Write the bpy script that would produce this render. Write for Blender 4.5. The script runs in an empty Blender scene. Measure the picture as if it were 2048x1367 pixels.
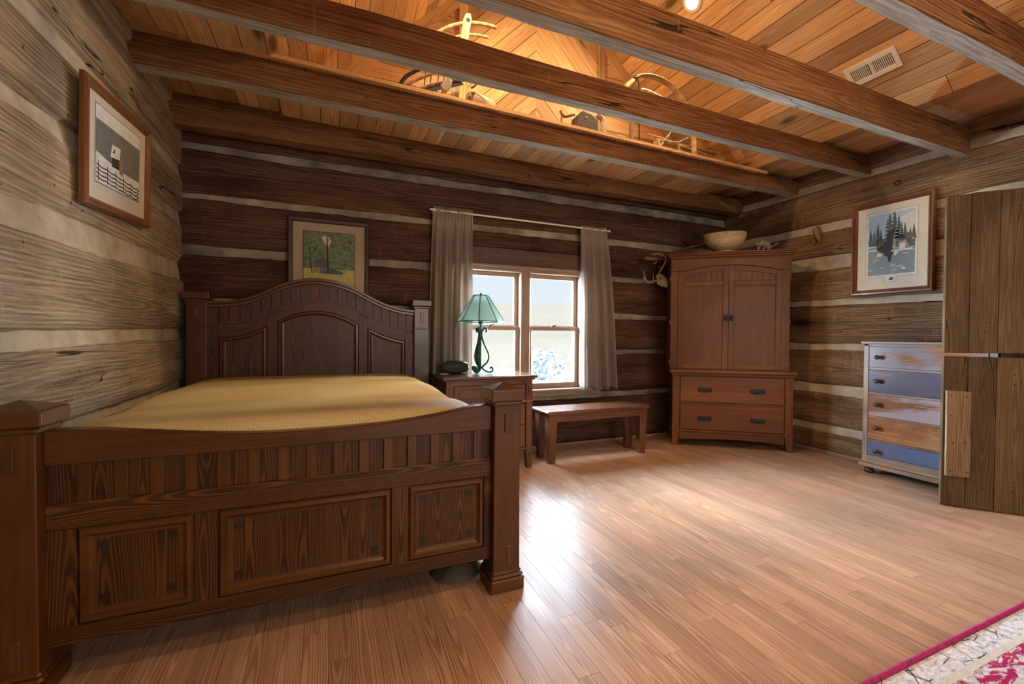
import bpy, math, random
from mathutils import Vector, Matrix, noise
R = math.radians
rng = random.Random(7)
SC = bpy.context.scene
COL = SC.collection

# ------------------------------------------------------------------ mesh builder
class MB:
    """collects pieces; every vertex carries grain coordinates 'gc' and a per-piece 'tint'"""
    def __init__(s):
        s.v = []; s.f = []; s.g = []; s.t = []; s.m = []; s.sm = []
    def raw(s, V, F, ax='z', tint=None, mi=0, smooth=False, frame=None, vc=None):
        V = [Vector(p) for p in V]
        if frame is None:
            e = {'x': (Vector((1,0,0)), Vector((0,1,0)), Vector((0,0,1))),
                 'y': (Vector((0,1,0)), Vector((1,0,0)), Vector((0,0,1))),
                 'z': (Vector((0,0,1)), Vector((1,0,0)), Vector((0,1,0)))}
            ex = [max(p[i] for p in V) - min(p[i] for p in V) for i in range(3)]
            A, B, C_ = e[ax]
            # v axis = the wider of the two cross axes
            i1 = max(range(3), key=lambda i: abs(B[i])); i2 = max(range(3), key=lambda i: abs(C_[i]))
            frame = (A, B, C_) if ex[i1] >= ex[i2] else (A, C_, B)
        A, B, C_ = frame
        bs = [p.dot(B) for p in V]
        mid = (min(bs) + max(bs)) / 2 + rng.uniform(-.03, .03)
        ou, ow = rng.uniform(0, 40), rng.uniform(0, 40)
        tint = rng.random() if tint is None else tint
        n = len(s.v)
        s.v += V
        s.g += [(p.dot(A) + ou, p.dot(B) - mid, p.dot(C_) + ow) for p in V]
        s.t += [tint] * len(V)
        for f in F:
            s.f.append([n + i for i in f]); s.m.append(mi); s.sm.append(smooth)
        return s
    def box(s, lo, hi, ax=None, c=0.0, M=None, **k):
        lo = [min(a, b) for a, b in zip(lo, hi)]; hi = [max(a, b) for a, b in zip(lo, hi)] if False else [max(a, b) for a, b in zip(hi, lo)]
        d = [hi[i] - lo[i] for i in range(3)]
        if ax is None: ax = 'xyz'[max(range(3), key=lambda i: d[i])]
        if c <= 0:
            V = [(x, y, z) for z in (lo[2], hi[2]) for y in (lo[1], hi[1]) for x in (lo[0], hi[0])]
            F = [(0,2,3,1), (4,5,7,6), (0,1,5,4), (2,6,7,3), (0,4,6,2), (1,3,7,5)]
        else:
            c = min(c, .45 * min(d))
            V = []; ix = {}
            for a in (0,1):
                for b in (0,1):
                    for e in (0,1):
                        p = [(lo, hi)[q][i] for i, q in enumerate((a, b, e))]
                        sg = [(1, -1)[q] for q in (a, b, e)]
                        for k2 in range(3):
                            q = [p[i] + (0 if i == k2 else sg[i] * c) for i in range(3)]
                            ix[(a, b, e, k2)] = len(V); V.append(q)
            F = []
            for k2 in range(3):
                o = [i for i in range(3) if i != k2]
                for side in (0,1):
                    cyc = [(0,0), (1,0), (1,1), (0,1)]
                    loop = []
                    for u, w in cyc:
                        key = [0,0,0]; key[k2] = side; key[o[0]] = u; key[o[1]] = w
                        loop.append(ix[(*key, k2)])
                    flip = (side == 0) != (k2 == 1)
                    F.append(tuple(reversed(loop)) if flip else tuple(loop))
            for k2 in range(3):      # edges along axis k2
                o = [i for i in range(3) if i != k2]
                for u in (0,1):
                    for w in (0,1):
                        a0 = [0,0,0]; a1 = [0,0,0]
                        a0[o[0]] = a1[o[0]] = u; a0[o[1]] = a1[o[1]] = w; a1[k2] = 1
                        F.append((ix[(*a0, o[0])], ix[(*a1, o[0])], ix[(*a1, o[1])], ix[(*a0, o[1])]))
            for a in (0,1):
                for b in (0,1):
                    for e in (0,1): F.append(tuple(ix[(a, b, e, q)] for q in range(3)))
        if M is not None: V = [M @ Vector(p) for p in V]
        return s.raw(V, F, ax, **k)
    def prism(s, poly, O, A, B, Nn, d0, d1, **k):
        """polygon (a,b) in plane O + a*A + b*B, extruded from d0 to d1 along Nn"""
        O, A, B, Nn = map(Vector, (O, A, B, Nn)); n = len(poly)
        V = [O + A*a + B*b + Nn*d0 for a, b in poly] + [O + A*a + B*b + Nn*d1 for a, b in poly]
        F = [tuple(range(n - 1, -1, -1)), tuple(range(n, 2*n))] + [(i, (i+1) % n, n + (i+1) % n, n + i) for i in range(n)]
        return s.raw(V, F, **k)
    def lathe(s, prof, o=(0,0,0), n=24, M=None, caps=True, **k):
        V = []; F = []
        for r, z in prof:
            for i in range(n):
                a = 2*math.pi*i/n; V.append(Vector((r*math.cos(a), r*math.sin(a), z)))
        m = len(prof)
        for j in range(m - 1):
            for i in range(n): F.append((j*n+i, j*n+(i+1) % n, (j+1)*n+(i+1) % n, (j+1)*n+i))
        if caps: F.append(tuple(range(n-1, -1, -1))); F.append(tuple((m-1)*n+i for i in range(n)))
        V = [(M @ p if M is not None else p) + Vector(o) for p in V]
        k.setdefault('smooth', True)
        return s.raw(V, F, **k)
    def tube(s, P, r, n=10, flat=None, up=None, **k):
        """round (or flattened: flat=(w,t), with side vector) tube along points"""
        P = [Vector(p) for p in P]; V = []; F = []; up = Vector(up) if up is not None else None
        m = len(P); rs = r if isinstance(r, (list, tuple)) else [r]*m
        for j, p in enumerate(P):
            t = (P[min(j+1, m-1)] - P[max(j-1, 0)]).normalized()
            if up is None:
                up = Vector((0,0,1)) if abs(t.z) < .9 else Vector((1,0,0))
            up = (up - t*up.dot(t)).normalized(); sd = t.cross(up)
            for i in range(n):
                a = 2*math.pi*i/n
                if flat: V.append(p + sd*math.cos(a)*flat[0]*rs[j] + up*math.sin(a)*flat[1]*rs[j])
                else: V.append(p + (sd*math.cos(a) + up*math.sin(a))*rs[j])
        for j in range(m-1):
            for i in range(n): F.append((j*n+i, j*n+(i+1) % n, (j+1)*n+(i+1) % n, (j+1)*n+i))
        F.append(tuple(range(n-1, -1, -1))); F.append(tuple((m-1)*n+i for i in range(n)))
        k.setdefault('smooth', True)
        return s.raw(V, F, **k)
    def build(s, name, mats, parent=None, bevel=0, world=True, sharp=40):
        me = bpy.data.meshes.new(name)
        off = Vector(parent.get('_base', (0,0,0))) if (parent is not None and world) else Vector((0,0,0))
        me.from_pydata([tuple(p - off) for p in s.v], [], s.f)
        ga = me.attributes.new('gc', 'FLOAT_VECTOR', 'POINT')
        ga.data.foreach_set('vector', [c for g in s.g for c in g])
        ta = me.attributes.new('tint', 'FLOAT', 'POINT'); ta.data.foreach_set('value', s.t)
        mats = mats if isinstance(mats, (list, tuple)) else [mats]
        for m in mats: me.materials.append(m)
        me.polygons.foreach_set('material_index', s.m)
        me.polygons.foreach_set('use_smooth', s.sm)
        if any(s.sm): me.set_sharp_from_angle(angle=R(sharp))
        me.validate(); me.update()
        o = bpy.data.objects.new(name, me); COL.objects.link(o)
        if parent is not None:
            o.parent = parent
            if parent.get('_base') is not None: o['_base'] = list(parent['_base'])
        if bevel:
            b = o.modifiers.new('Bevel', 'BEVEL'); b.width = bevel; b.segments = 2; b.limit_method = 'ANGLE'; b.angle_limit = R(35)
        return o

def thing(name, label, cat, loc=(0,0,0), rz=0, group=None):
    o = bpy.data.objects.new(name, None); COL.objects.link(o)
    o.empty_display_size = .1
    o.location = loc; o.rotation_euler = (0, 0, rz)
    o['label'] = label; o['category'] = cat; o['_base'] = list(loc)
    if group: o['group'] = group
    return o
def tag(o, label, cat, group=None):
    o['label'] = label; o['category'] = cat
    if group: o['group'] = group
    return o
def struct(o): o['kind'] = 'structure'; return o

# ------------------------------------------------------------------ materials
class NT:
    def __init__(s, name):
        s.mat = bpy.data.materials.new(name); s.mat.use_nodes = True
        s.nt = s.mat.node_tree; s.nt.nodes.clear()
    def n(s, t, **kw):
        nd = s.nt.nodes.new(t)
        for k, v in kw.items():
            if k.startswith('_'): setattr(nd, k[1:], v)
            else:
                key = int(k[1:]) if k[0] == 'i' and k[1:].isdigit() else k.replace('__', ' ')
                if hasattr(v, 'links'): s.nt.links.new(v, nd.inputs[key])
                else: nd.inputs[key].default_value = v
        return nd
    def math(s, op, a, b=0.0, c=False):
        nd = s.n('ShaderNodeMath', _operation=op, _use_clamp=c)
        for i, v in enumerate((a, b)):
            if hasattr(v, 'links'): s.nt.links.new(v, nd.inputs[i])
            else: nd.inputs[i].default_value = v
        return nd.outputs[0]
    def scale(s, vec, sx, sy, sz):
        return s.n('ShaderNodeVectorMath', _operation='MULTIPLY', i0=vec, i1=(sx, sy, sz)).outputs[0]
    def noise(s, vec, scale=1.0, detail=3.0, rough=.55, dist=0.0):
        return s.n('ShaderNodeTexNoise', Vector=vec, Scale=scale, Detail=detail, Roughness=rough, Distortion=dist).outputs[0]
    def ramp(s, fac, stops, interp='LINEAR'):
        nd = s.n('ShaderNodeValToRGB', Fac=fac); cr = nd.color_ramp; cr.interpolation = interp
        while len(cr.elements) < len(stops): cr.elements.new(.5)
        for e, (p, c) in zip(cr.elements, stops):
            e.position = p; e.color = (*c, 1) if not isinstance(c, (int, float)) else (c, c, c, 1)
        return nd.outputs[0]
    def mix(s, fac, a, b, mode='MIX'):
        nd = s.n('ShaderNodeMix', _data_type='RGBA', _blend_type=mode)
        for k, v in ((0, fac), (6, a), (7, b)):
            if hasattr(v, 'links'): s.nt.links.new(v, nd.inputs[k])
            else: nd.inputs[k].default_value = v if (k == 0) else (*v[:3], 1)
        return nd.outputs[2]
    def out(s, sh): s.n('ShaderNodeOutputMaterial', Surface=sh); return s.mat
    def bsdf(s, color, rough=.5, bump=None, bs=.3, bd=.002, coat=0, metal=0, spec=.5, **kw):
        b = s.n('ShaderNodeBsdfPrincipled', Roughness=rough, Metallic=metal, **kw)
        if hasattr(color, 'links'): s.nt.links.new(color, b.inputs['Base Color'])
        else: b.inputs['Base Color'].default_value = (*color, 1)
        b.inputs['Specular IOR Level'].default_value = spec
        if coat: b.inputs['Coat Weight'].default_value = coat; b.inputs['Coat Roughness'].default_value = .12
        if bump is not None:
            bn = s.n('ShaderNodeBump', Strength=bs, Distance=bd, Height=bump); s.nt.links.new(bn.outputs[0], b.inputs['Normal'])
        return b.outputs[0]

def sock(v): return v
def wood(name, dark, mid, light, rings=30, ringw=.35, rough=.45, bs=.25, bd=.0015, tintvar=.4, coat=0, knots=0, cracks=0, scuff=0,
         across=9, spec=.4, patch=.35, grainw=.3, pos=(.28,.5,.74), tone_patches=None, hew=0, warp=.08, fine=1.0, cfreq=1.3):
    t = NT(name)
    gc = t.n('ShaderNodeAttribute', _attribute_name='gc').outputs['Vector']
    ti = t.n('ShaderNodeAttribute', _attribute_name='tint').outputs['Fac']
    wob = t.noise(t.scale(gc, 1.6, 5, 5), 1, 2)
    n1 = t.math('ADD', t.math('MULTIPLY', t.noise(t.scale(gc, .9, across, across), 1, 4, .6, .5), .55), t.math('MULTIPLY', t.noise(t.scale(gc, 2.2, 52, 52), 1, 4, .6, .3), .45))
    n2 = t.noise(t.scale(gc, 5*fine, 210*fine, 210*fine), 1, 3, .6)
    sep = t.n('ShaderNodeSeparateXYZ', Vector=gc)
    cc = t.math('MULTIPLY', t.math('SUBTRACT', t.noise(t.scale(gc, cfreq, .02, .05), 1, 1), .25), warp)
    v = t.math('ADD', sep.outputs[1], t.math('MULTIPLY', t.math('SUBTRACT', wob, .5), .035))
    r = t.math('SQRT', t.math('ADD', t.math('MULTIPLY', v, v), t.math('MULTIPLY', cc, cc)))
    rr = t.math('ADD', t.math('MULTIPLY', r, rings*6.283), t.math('MULTIPLY', t.noise(t.scale(gc, 6, 30, 30), 1, 2), 3.0))
    ring = t.math('POWER', t.math('ADD', t.math('MULTIPLY', t.math('SINE', rr), .5), .5), 1.6)
    rest = 1 - ringw - grainw
    fac = t.math('ADD', t.math('ADD', t.math('MULTIPLY', n1, rest), t.math('MULTIPLY', ring, ringw)), t.math('MULTIPLY', n2, grainw))
    col = t.ramp(fac, [(pos[0], dark), (pos[1], mid), (pos[2], light)])
    # board to board and patchy value variation
    big = t.noise(t.scale(gc, 1.3, 3, 3), 1, 2)
    val = t.math('ADD', t.math('ADD', t.math('MULTIPLY', t.math('SUBTRACT', ti, .5), tintvar), 1.0), t.math('MULTIPLY', t.math('SUBTRACT', big, .5), patch*2))
    hue = t.math('ADD', .5, t.math('MULTIPLY', t.math('SUBTRACT', big, .5), .02))
    col = t.n('ShaderNodeHueSaturation', Hue=hue, Value=val, Color=col).outputs[0]
    h = t.math('ADD', t.math('MULTIPLY', fac, 1.0), t.math('MULTIPLY', n2, .5))
    if tone_patches:
        for (pc, sc, lo, hi, amt) in tone_patches:
            pn = t.noise(t.scale(gc, sc, sc*2.6, sc), 1, 5, .65, .4)
            m = t.ramp(pn, [(lo, 0.0), (hi, amt)])
            col = t.mix(m, col, pc)
    if knots:
        vo = t.n('ShaderNodeTexVoronoi', Vector=t.scale(gc, 1.1, 3.4, 1.0), Scale=knots)
        k = t.ramp(vo.outputs['Distance'], [(.0, 1.0), (.055, .9), (.10, 0.0)])
        kk = t.ramp(vo.outputs['Distance'], [(.06, .55), (.2, 0.0)])
        col = t.mix(kk, col, [c*.6 for c in mid]); col = t.mix(k, col, [c*.28 for c in dark])
    if cracks:
        cn = t.noise(t.scale(gc, .3, 5.2, 1.2), 1, 4, .42, .06)
        ln = t.math('ABSOLUTE', t.math('SUBTRACT', cn, .5))
        br = t.noise(t.scale(gc, 1.1, 2.2, 1), 1, 2)
        wdt = t.math('MULTIPLY', t.math('SUBTRACT', br, .44), .05*cracks)
        cr = t.math('LESS_THAN', ln, wdt)
        col = t.mix(t.math('MULTIPLY', cr, .88), col, (.012, .008, .005))
        h = t.math('SUBTRACT', h, t.math('MULTIPLY', cr, 2.5))
    if hew:
        hn = t.noise(t.scale(gc, 26, 3, 3), 1, 2)
        gate = t.noise(t.scale(gc, 2.4, 4, 4), 1, 1)
        hl = t.math('MULTIPLY', t.math('GREATER_THAN', hn, .66), t.math('GREATER_THAN', gate, .54))
        col = t.mix(t.math('MULTIPLY', hl, hew), col, light)
        h = t.math('ADD', h, t.math('MULTIPLY', hn, .9))
        sp = t.n('ShaderNodeTexVoronoi', Vector=t.scale(gc, 9, 9, 9), Scale=1.0)
        col = t.mix(t.ramp(sp.outputs['Distance'], [(.05, .8), (.075, 0.0)]), col, (.015, .01, .007))
    rg = t.math('ADD', rough, t.math('MULTIPLY', t.math('SUBTRACT', n1, .5), .25))
    if scuff:
        w1 = t.noise(t.scale(gc, 3, 3, 3), 1, 4)
        rg = t.math('ADD', rg, t.math('MULTIPLY', t.math('SUBTRACT', w1, .5), scuff))
    return t.out(t.bsdf(col, rg, h, bs, bd, coat, 0, spec))

def plain(name, c, rough=.5, metal=0, noise_amt=.12, sc=20, bs=.1, spec=.5, coat=0, bd=.001, **kw):
    t = NT(name); tc = t.n('ShaderNodeTexCoord').outputs['Object']
    n = t.noise(tc, sc, 4)
    lo = [x*(1-noise_amt) for x in c]; hi = [min(1, x*(1+noise_amt)) for x in c]
    col = t.ramp(n, [(.3, lo), (.7, hi)])
    return t.out(t.bsdf(col, rough, n, bs, bd, coat, metal, spec, **kw))
def speckle(name, cols, sc=60, rough=.6):
    t = NT(name); tc = t.n('ShaderNodeTexCoord').outputs['Object']
    n = t.noise(tc, sc, 5, .7); k = len(cols)
    col = t.ramp(n, [(.3 + .4*i/(k-1), c) for i, c in enumerate(cols)])
    return t.out(t.bsdf(col, rough))
def emit(name, c, s):
    t = NT(name); e = t.n('ShaderNodeEmission', Color=(*c, 1), Strength=s); return t.out(e.outputs[0])

M = {}
LK = dict(rings=60, ringw=.09, grainw=.42, warp=.12, cfreq=.8, rough=.82, bs=.8, bd=.009, spec=.12, across=11, pos=(.34,.5,.67))
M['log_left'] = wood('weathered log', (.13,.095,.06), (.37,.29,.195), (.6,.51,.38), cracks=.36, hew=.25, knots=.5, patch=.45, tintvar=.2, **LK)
M['log_back'] = wood('dark red-brown log', (.034,.016,.01), (.105,.052,.032), (.21,.12,.078), cracks=.45, hew=.3, knots=.5, patch=.95, tintvar=.4, **LK)  # back wall logs, darker and redder than the side walls
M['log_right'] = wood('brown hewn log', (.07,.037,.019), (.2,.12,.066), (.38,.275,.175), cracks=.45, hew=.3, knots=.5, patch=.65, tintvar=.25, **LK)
M['beam'] = wood('hewn beam', (.075,.033,.014), (.21,.1,.043), (.35,.2,.1), cracks=.45, hew=.3, knots=.5, patch=.45, tintvar=.2, **LK)
M['pine'] = wood('pine ceiling board', (.34,.17,.065), (.56,.34,.155), (.74,.53,.29), rings=90, ringw=.16, rough=.5, bs=.12, knots=.8, tintvar=.65, spec=.3, patch=.25, grainw=.22, across=14)
M['floor'] = wood('oak floor board', (.235,.122,.07), (.42,.255,.17), (.53,.355,.255), rings=150, ringw=.24, rough=.37, bs=.06, tintvar=.3, spec=.22, patch=.15, scuff=.2, grainw=.3, warp=.09, cfreq=.9)
M['bed'] = wood('stained oak', (.018,.006,.0025), (.074,.027,.008), (.14,.055,.018), rings=170, ringw=.27, rough=.38, bs=.22, tintvar=.3, spec=.35, grainw=.28, warp=.085, patch=.25)
M['bed_smooth'] = wood('stained maple', (.045,.015,.004), (.09,.032,.008), (.138,.052,.014), rings=60, ringw=.06, rough=.33, bs=.08, tintvar=.2, spec=.4, grainw=.22, patch=.5, coat=.25)
M['armoire'] = wood('red stained wood', (.055,.017,.004), (.145,.046,.011), (.235,.085,.022), rings=60, ringw=.06, rough=.4, bs=.1, tintvar=.2, spec=.3, grainw=.3, patch=.4, across=14)
M['bench_top'] = wood('polished walnut top', (.055,.018,.009), (.13,.048,.024), (.2,.085,.045), rings=90, ringw=.16, rough=.26, bs=.05, tintvar=.2, spec=.6, coat=1.0)
M['bench'] = wood('walnut stain', (.055,.018,.009), (.13,.048,.024), (.2,.085,.045), rings=90, ringw=.16, rough=.34, bs=.12, tintvar=.2, spec=.5, coat=.2)
M['barn'] = wood('barn board', (.045,.028,.015), (.125,.082,.045), (.225,.16,.095), rings=95, ringw=.1, rough=.8, bs=.5, bd=.003, cracks=.2, knots=.5, spec=.12, tintvar=.3, patch=.6, across=16, grainw=.35)
M['barn_light'] = wood('pale plank', (.14,.09,.05), (.27,.185,.11), (.4,.3,.19), rings=110, ringw=.2, rough=.8, bs=.4, bd=.003, spec=.12, tintvar=.2, grainw=.35)
M['sash'] = wood('window pine', (.22,.14,.09), (.34,.235,.165), (.45,.33,.25), rings=90, ringw=.12, rough=.5, bs=.08, tintvar=.15, patch=.2)
M['header'] = wood('header plank', (.08,.045,.03), (.16,.095,.066), (.23,.145,.105), rings=70, ringw=.2, rough=.6, bs=.15, knots=.4)
def bowl_mat():
    t = NT('turned segmented bowl'); g = t.n('ShaderNodeTexCoord').outputs['Object']; sp = t.n('ShaderNodeSeparateXYZ', Vector=g)
    an = t.math('ARCTAN2', sp.outputs[1], sp.outputs[0])
    v = t.n('ShaderNodeCombineXYZ', X=t.math('MULTIPLY', an, 3.4), Y=t.math('MULTIPLY', sp.outputs[2], 22.0)).outputs[0]
    wv = t.n('ShaderNodeVectorMath', _operation='ADD', i0=v, i1=t.n('ShaderNodeVectorMath', _operation='MULTIPLY', i0=t.n('ShaderNodeTexNoise', Vector=g, Scale=14.0).outputs[1], i1=(.35,.25,0)).outputs[0]).outputs[0]
    b = t.n('ShaderNodeTexBrick', Vector=wv, Scale=1.6, Mortar__Size=.022); n = t.noise(t.scale(g, 20, 20, 60), 1, 4)
    col = t.ramp(n, [(.3, (.46,.33,.15)), (.7, (.68,.53,.29))])
    brk = t.math('MULTIPLY', b.outputs['Fac'], t.ramp(t.noise(g, 30, 3), [(.4, 0.0), (.6, .85)]))
    return t.out(t.bsdf(t.mix(brk, col, (.2,.12,.05)), .6, n, .1))
M['bowl'] = bowl_mat()
M['pale_wood'] = wood('old pale wood', (.3,.19,.09), (.5,.35,.19), (.66,.5,.31), rings=16, ringw=.2, rough=.65, bs=.2)
M['grey_wood'] = wood('grey driftwood', (.2,.17,.12), (.42,.37,.28), (.62,.57,.46), rings=16, ringw=.2, rough=.8, bs=.3, patch=.9)
M['stick'] = wood('brown stick', (.1,.055,.038), (.26,.15,.1), (.38,.24,.17), rings=16, ringw=.2, rough=.7)
for i, (p1, p2) in enumerate((((.2,.215,.27),.62), ((.055,.07,.12),.9), ((.38,.33,.36),.6), ((.42,.27,.13),.35), ((.055,.11,.23),1.0))):  # bluish tones: window reflection painted into the drawer colours
    M['drawer%d' % i] = wood('drawer with painted reflections', (.1,.035,.013), (.26,.1,.035), (.46,.24,.09), rings=70, ringw=.15, rough=.25, bs=.1, spec=.5, coat=.4,
        tone_patches=[(p1, 1.6, .62-.32*p2, .72-.3*p2, min(1, .35+.6*p2)), ((.3,.09,.03), 2.4, .55, .75, .5 if i != 4 else .1)])
M['chest'] = wood('chest frame with painted reflections', (.1,.05,.03), (.24,.14,.085), (.36,.25,.18), rings=70, ringw=.12, rough=.3, spec=.5, coat=.3, tone_patches=[((.24,.28,.34), 1.2, .45, .65, .5)])  # bluish patches: the same reflection painted into the frame
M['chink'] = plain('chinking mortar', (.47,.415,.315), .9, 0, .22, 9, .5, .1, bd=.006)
M['chink_dark'] = plain('dark patchy chinking', (.27,.245,.19), .9, 0, .5, 5, .5, .1, bd=.006)  # back wall mortar, darker and patchier than on the side walls
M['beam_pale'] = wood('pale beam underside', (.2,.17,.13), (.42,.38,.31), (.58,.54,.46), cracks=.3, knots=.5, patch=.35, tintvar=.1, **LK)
M['iron'] = plain('dark iron', (.03,.028,.026), .45, .7, .3, 40)
M['iron_blue'] = plain('blued steel', (.06,.07,.09), .4, .7, .3, 30)
M['silver'] = plain('bright steel', (.55,.55,.55), .3, .9)
M['verdigris'] = plain('green patina metal', (.035,.13,.1), .45, .35, .35, 25)
M['white_paint'] = plain('white enamel', (.78,.78,.75), .45, 0, .04)
M['bed_dark'] = plain('dark stained peg', (.022,.009,.005), .45, 0, .2)
M['black'] = plain('black void', (.008,.008,.008), .8, 0, .1)
M['dark_green'] = plain('dark green plastic', (.012,.03,.03), .25, 0, .1, spec=.5)
M['dark_trim'] = plain('slate plastic', (.03,.06,.06), .3, 0, .1)
M['paper'] = plain('paper', (.62,.62,.56), .7, 0, .05)
M['bone'] = plain('bone', (.52,.46,.33), .6, 0, .25, 30, .3)
M['antler'] = plain('antler', (.46,.33,.23), .55, 0, .35, 18, .2)
M['stone'] = plain('grey root', (.2,.19,.16), .8, 0, .4, 45, .6)
M['leather'] = plain('dark leather', (.05,.03,.022), .5, 0, .3, 30, .3)
M['rope'] = plain('tan cord', (.5,.38,.2), .8, 0, .3, 60)
M['mat_cream'] = plain('mat board cream', (.68,.67,.56), .8, 0, .03)
M['mat_tan'] = plain('mat board tan', (.42,.34,.24), .85, 0, .06, 8)
M['mat_grey'] = plain('mat board beige', (.6,.54,.46), .8, 0, .03)
M['frame_oak'] = wood('picture frame oak', (.1,.035,.01), (.23,.09,.028), (.34,.15,.05), rings=14, ringw=.15, rough=.4, tintvar=.1)
M['frame_dark'] = wood('picture frame walnut', (.03,.014,.01), (.065,.03,.021), (.1,.05,.035), rings=14, ringw=.15, rough=.45, tintvar=.1)
M['frame_cherry'] = wood('picture frame cherry', (.1,.035,.018), (.2,.075,.04), (.3,.125,.07), rings=14, ringw=.15, rough=.35, tintvar=.1, coat=.2)
P = lambda c, n='print ink': plain(n, c, .6, 0, .1, 30)
# curtain cloth, lampshade, quilt, glass, rug
def cloth(name, c, trans=.35):
    t = NT(name); tc = t.n('ShaderNodeTexCoord').outputs['Object']
    w = t.noise(t.scale(tc, 260, 260, 40), 1, 2)
    col = t.ramp(w, [(.35, [x*.85 for x in c]), (.65, c)])
    d = t.bsdf(col, .9, w, .15, .001, 0, 0, .1)
    tr = t.n('ShaderNodeBsdfTranslucent', Color=(*[min(1, x*1.05) for x in c], 1)).outputs[0]
    return t.out(t.n('ShaderNodeMixShader', Fac=trans, i1=d, i2=tr).outputs[0])
M['curtain'] = cloth('linen curtain', (.48,.41,.35), .42)
M['shade'] = cloth('lamp shade skin', (.36,.50,.44), .6)
M['bag'] = cloth('clear plastic', (.16,.135,.105), .3)
def quilt_mat():
    t = NT('matelasse quilt'); g = t.n('ShaderNodeAttribute', _attribute_name='gc').outputs['Vector']
    b = t.n('ShaderNodeTexBrick', Vector=t.scale(g, 1, 1, 0), Scale=30.0, Mortar__Size=.03)
    b.inputs['Brick Width'].default_value = .32; b.inputs['Row Height'].default_value = .24
    b2 = t.n('ShaderNodeTexBrick', Vector=t.n('ShaderNodeVectorRotate', Vector=t.scale(g, 1, 1, 0), Angle=1.5708, Axis=(0,0,1)).outputs[0], Scale=26.0, Mortar__Size=.03)
    b2.inputs['Brick Width'].default_value = .5; b2.inputs['Row Height'].default_value = .36
    n = t.noise(t.scale(g, 60, 60, 1), 1, 3)
    h = t.math('ADD', t.math('MULTIPLY', t.math('ADD', b.outputs['Fac'], b2.outputs['Fac']), -.7), t.math('MULTIPLY', n, .7))
    big = t.noise(t.scale(g, 2.2, 2.2, 1), 1, 3)
    f = t.math('ADD', t.math('MULTIPLY', h, .25), t.math('MULTIPLY', big, .6))
    col = t.ramp(f, [(.0, (.56,.42,.17)), (.3, (.74,.6,.29)), (.6, (.8,.71,.44))])
    return t.out(t.bsdf(col, .5, h, .8, .006, 0, 0, .5))
M['quilt'] = quilt_mat()
def glass_mat():
    t = NT('window glass')
    f = t.n('ShaderNodeFresnel', IOR=1.45).outputs[0]
    tr = t.n('ShaderNodeBsdfTransparent', Color=(.97,.98,.98,1)).outputs[0]
    gl = t.n('ShaderNodeBsdfGlossy', Roughness=.02).outputs[0]
    return t.out(t.n('ShaderNodeMixShader', Fac=t.math('MULTIPLY', f, .6), i1=tr, i2=gl).outputs[0])
M['glass'] = glass_mat()
def rug_mat(field):
    t = NT('rug field' if field else 'rug border'); g = t.n('ShaderNodeTexCoord').outputs['Object']
    n = t.noise(t.scale(g, 9, 22, 1), 1, 6, .7, .8); n2 = t.noise(t.scale(g, 38, 60, 1), 1, 5, .75, .6); n3 = t.noise(g, 5, 4, .6)
    vo = t.n('ShaderNodeTexVoronoi', Vector=g, Scale=17.0, _feature='DISTANCE_TO_EDGE')
    base = t.ramp(n2, [(.34, (.24,.25,.31)), (.45, (.56,.58,.62)), (.6, (.78,.80,.83))])
    ln = t.ramp(t.math('ADD', vo.outputs['Distance'], t.math('MULTIPLY', t.math('SUBTRACT', n3, .5), .12)), [(.0, 1.0), (.03, .9), (.05, 0.0)])
    gate = t.ramp(n3, [(.46, 0.0), (.54, 1.0)])
    col = t.mix(t.math('MULTIPLY', ln, gate), base, (.06,.06,.11))
    pk = t.ramp(n, [(.6, 0.0), (.66, .8)]); col = t.mix(pk, col, (.42,.2,.28))
    if field:
        fm = t.ramp(n, [(.47, 0.0), (.53, 1.0)]); col = t.mix(fm, base, (.42,.025,.12))
    return t.out(t.bsdf(col, .95, n2, .5, .004, 0, 0, .05))
M['rug_border'] = rug_mat(False); M['rug_field'] = rug_mat(True)
M['rug_edge'] = plain('magenta binding', (.36,.015,.13), .9, 0, .4, 90, .6)
M['rug_line'] = plain('ivory band', (.62,.6,.56), .95, 0, .1, 50)

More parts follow.
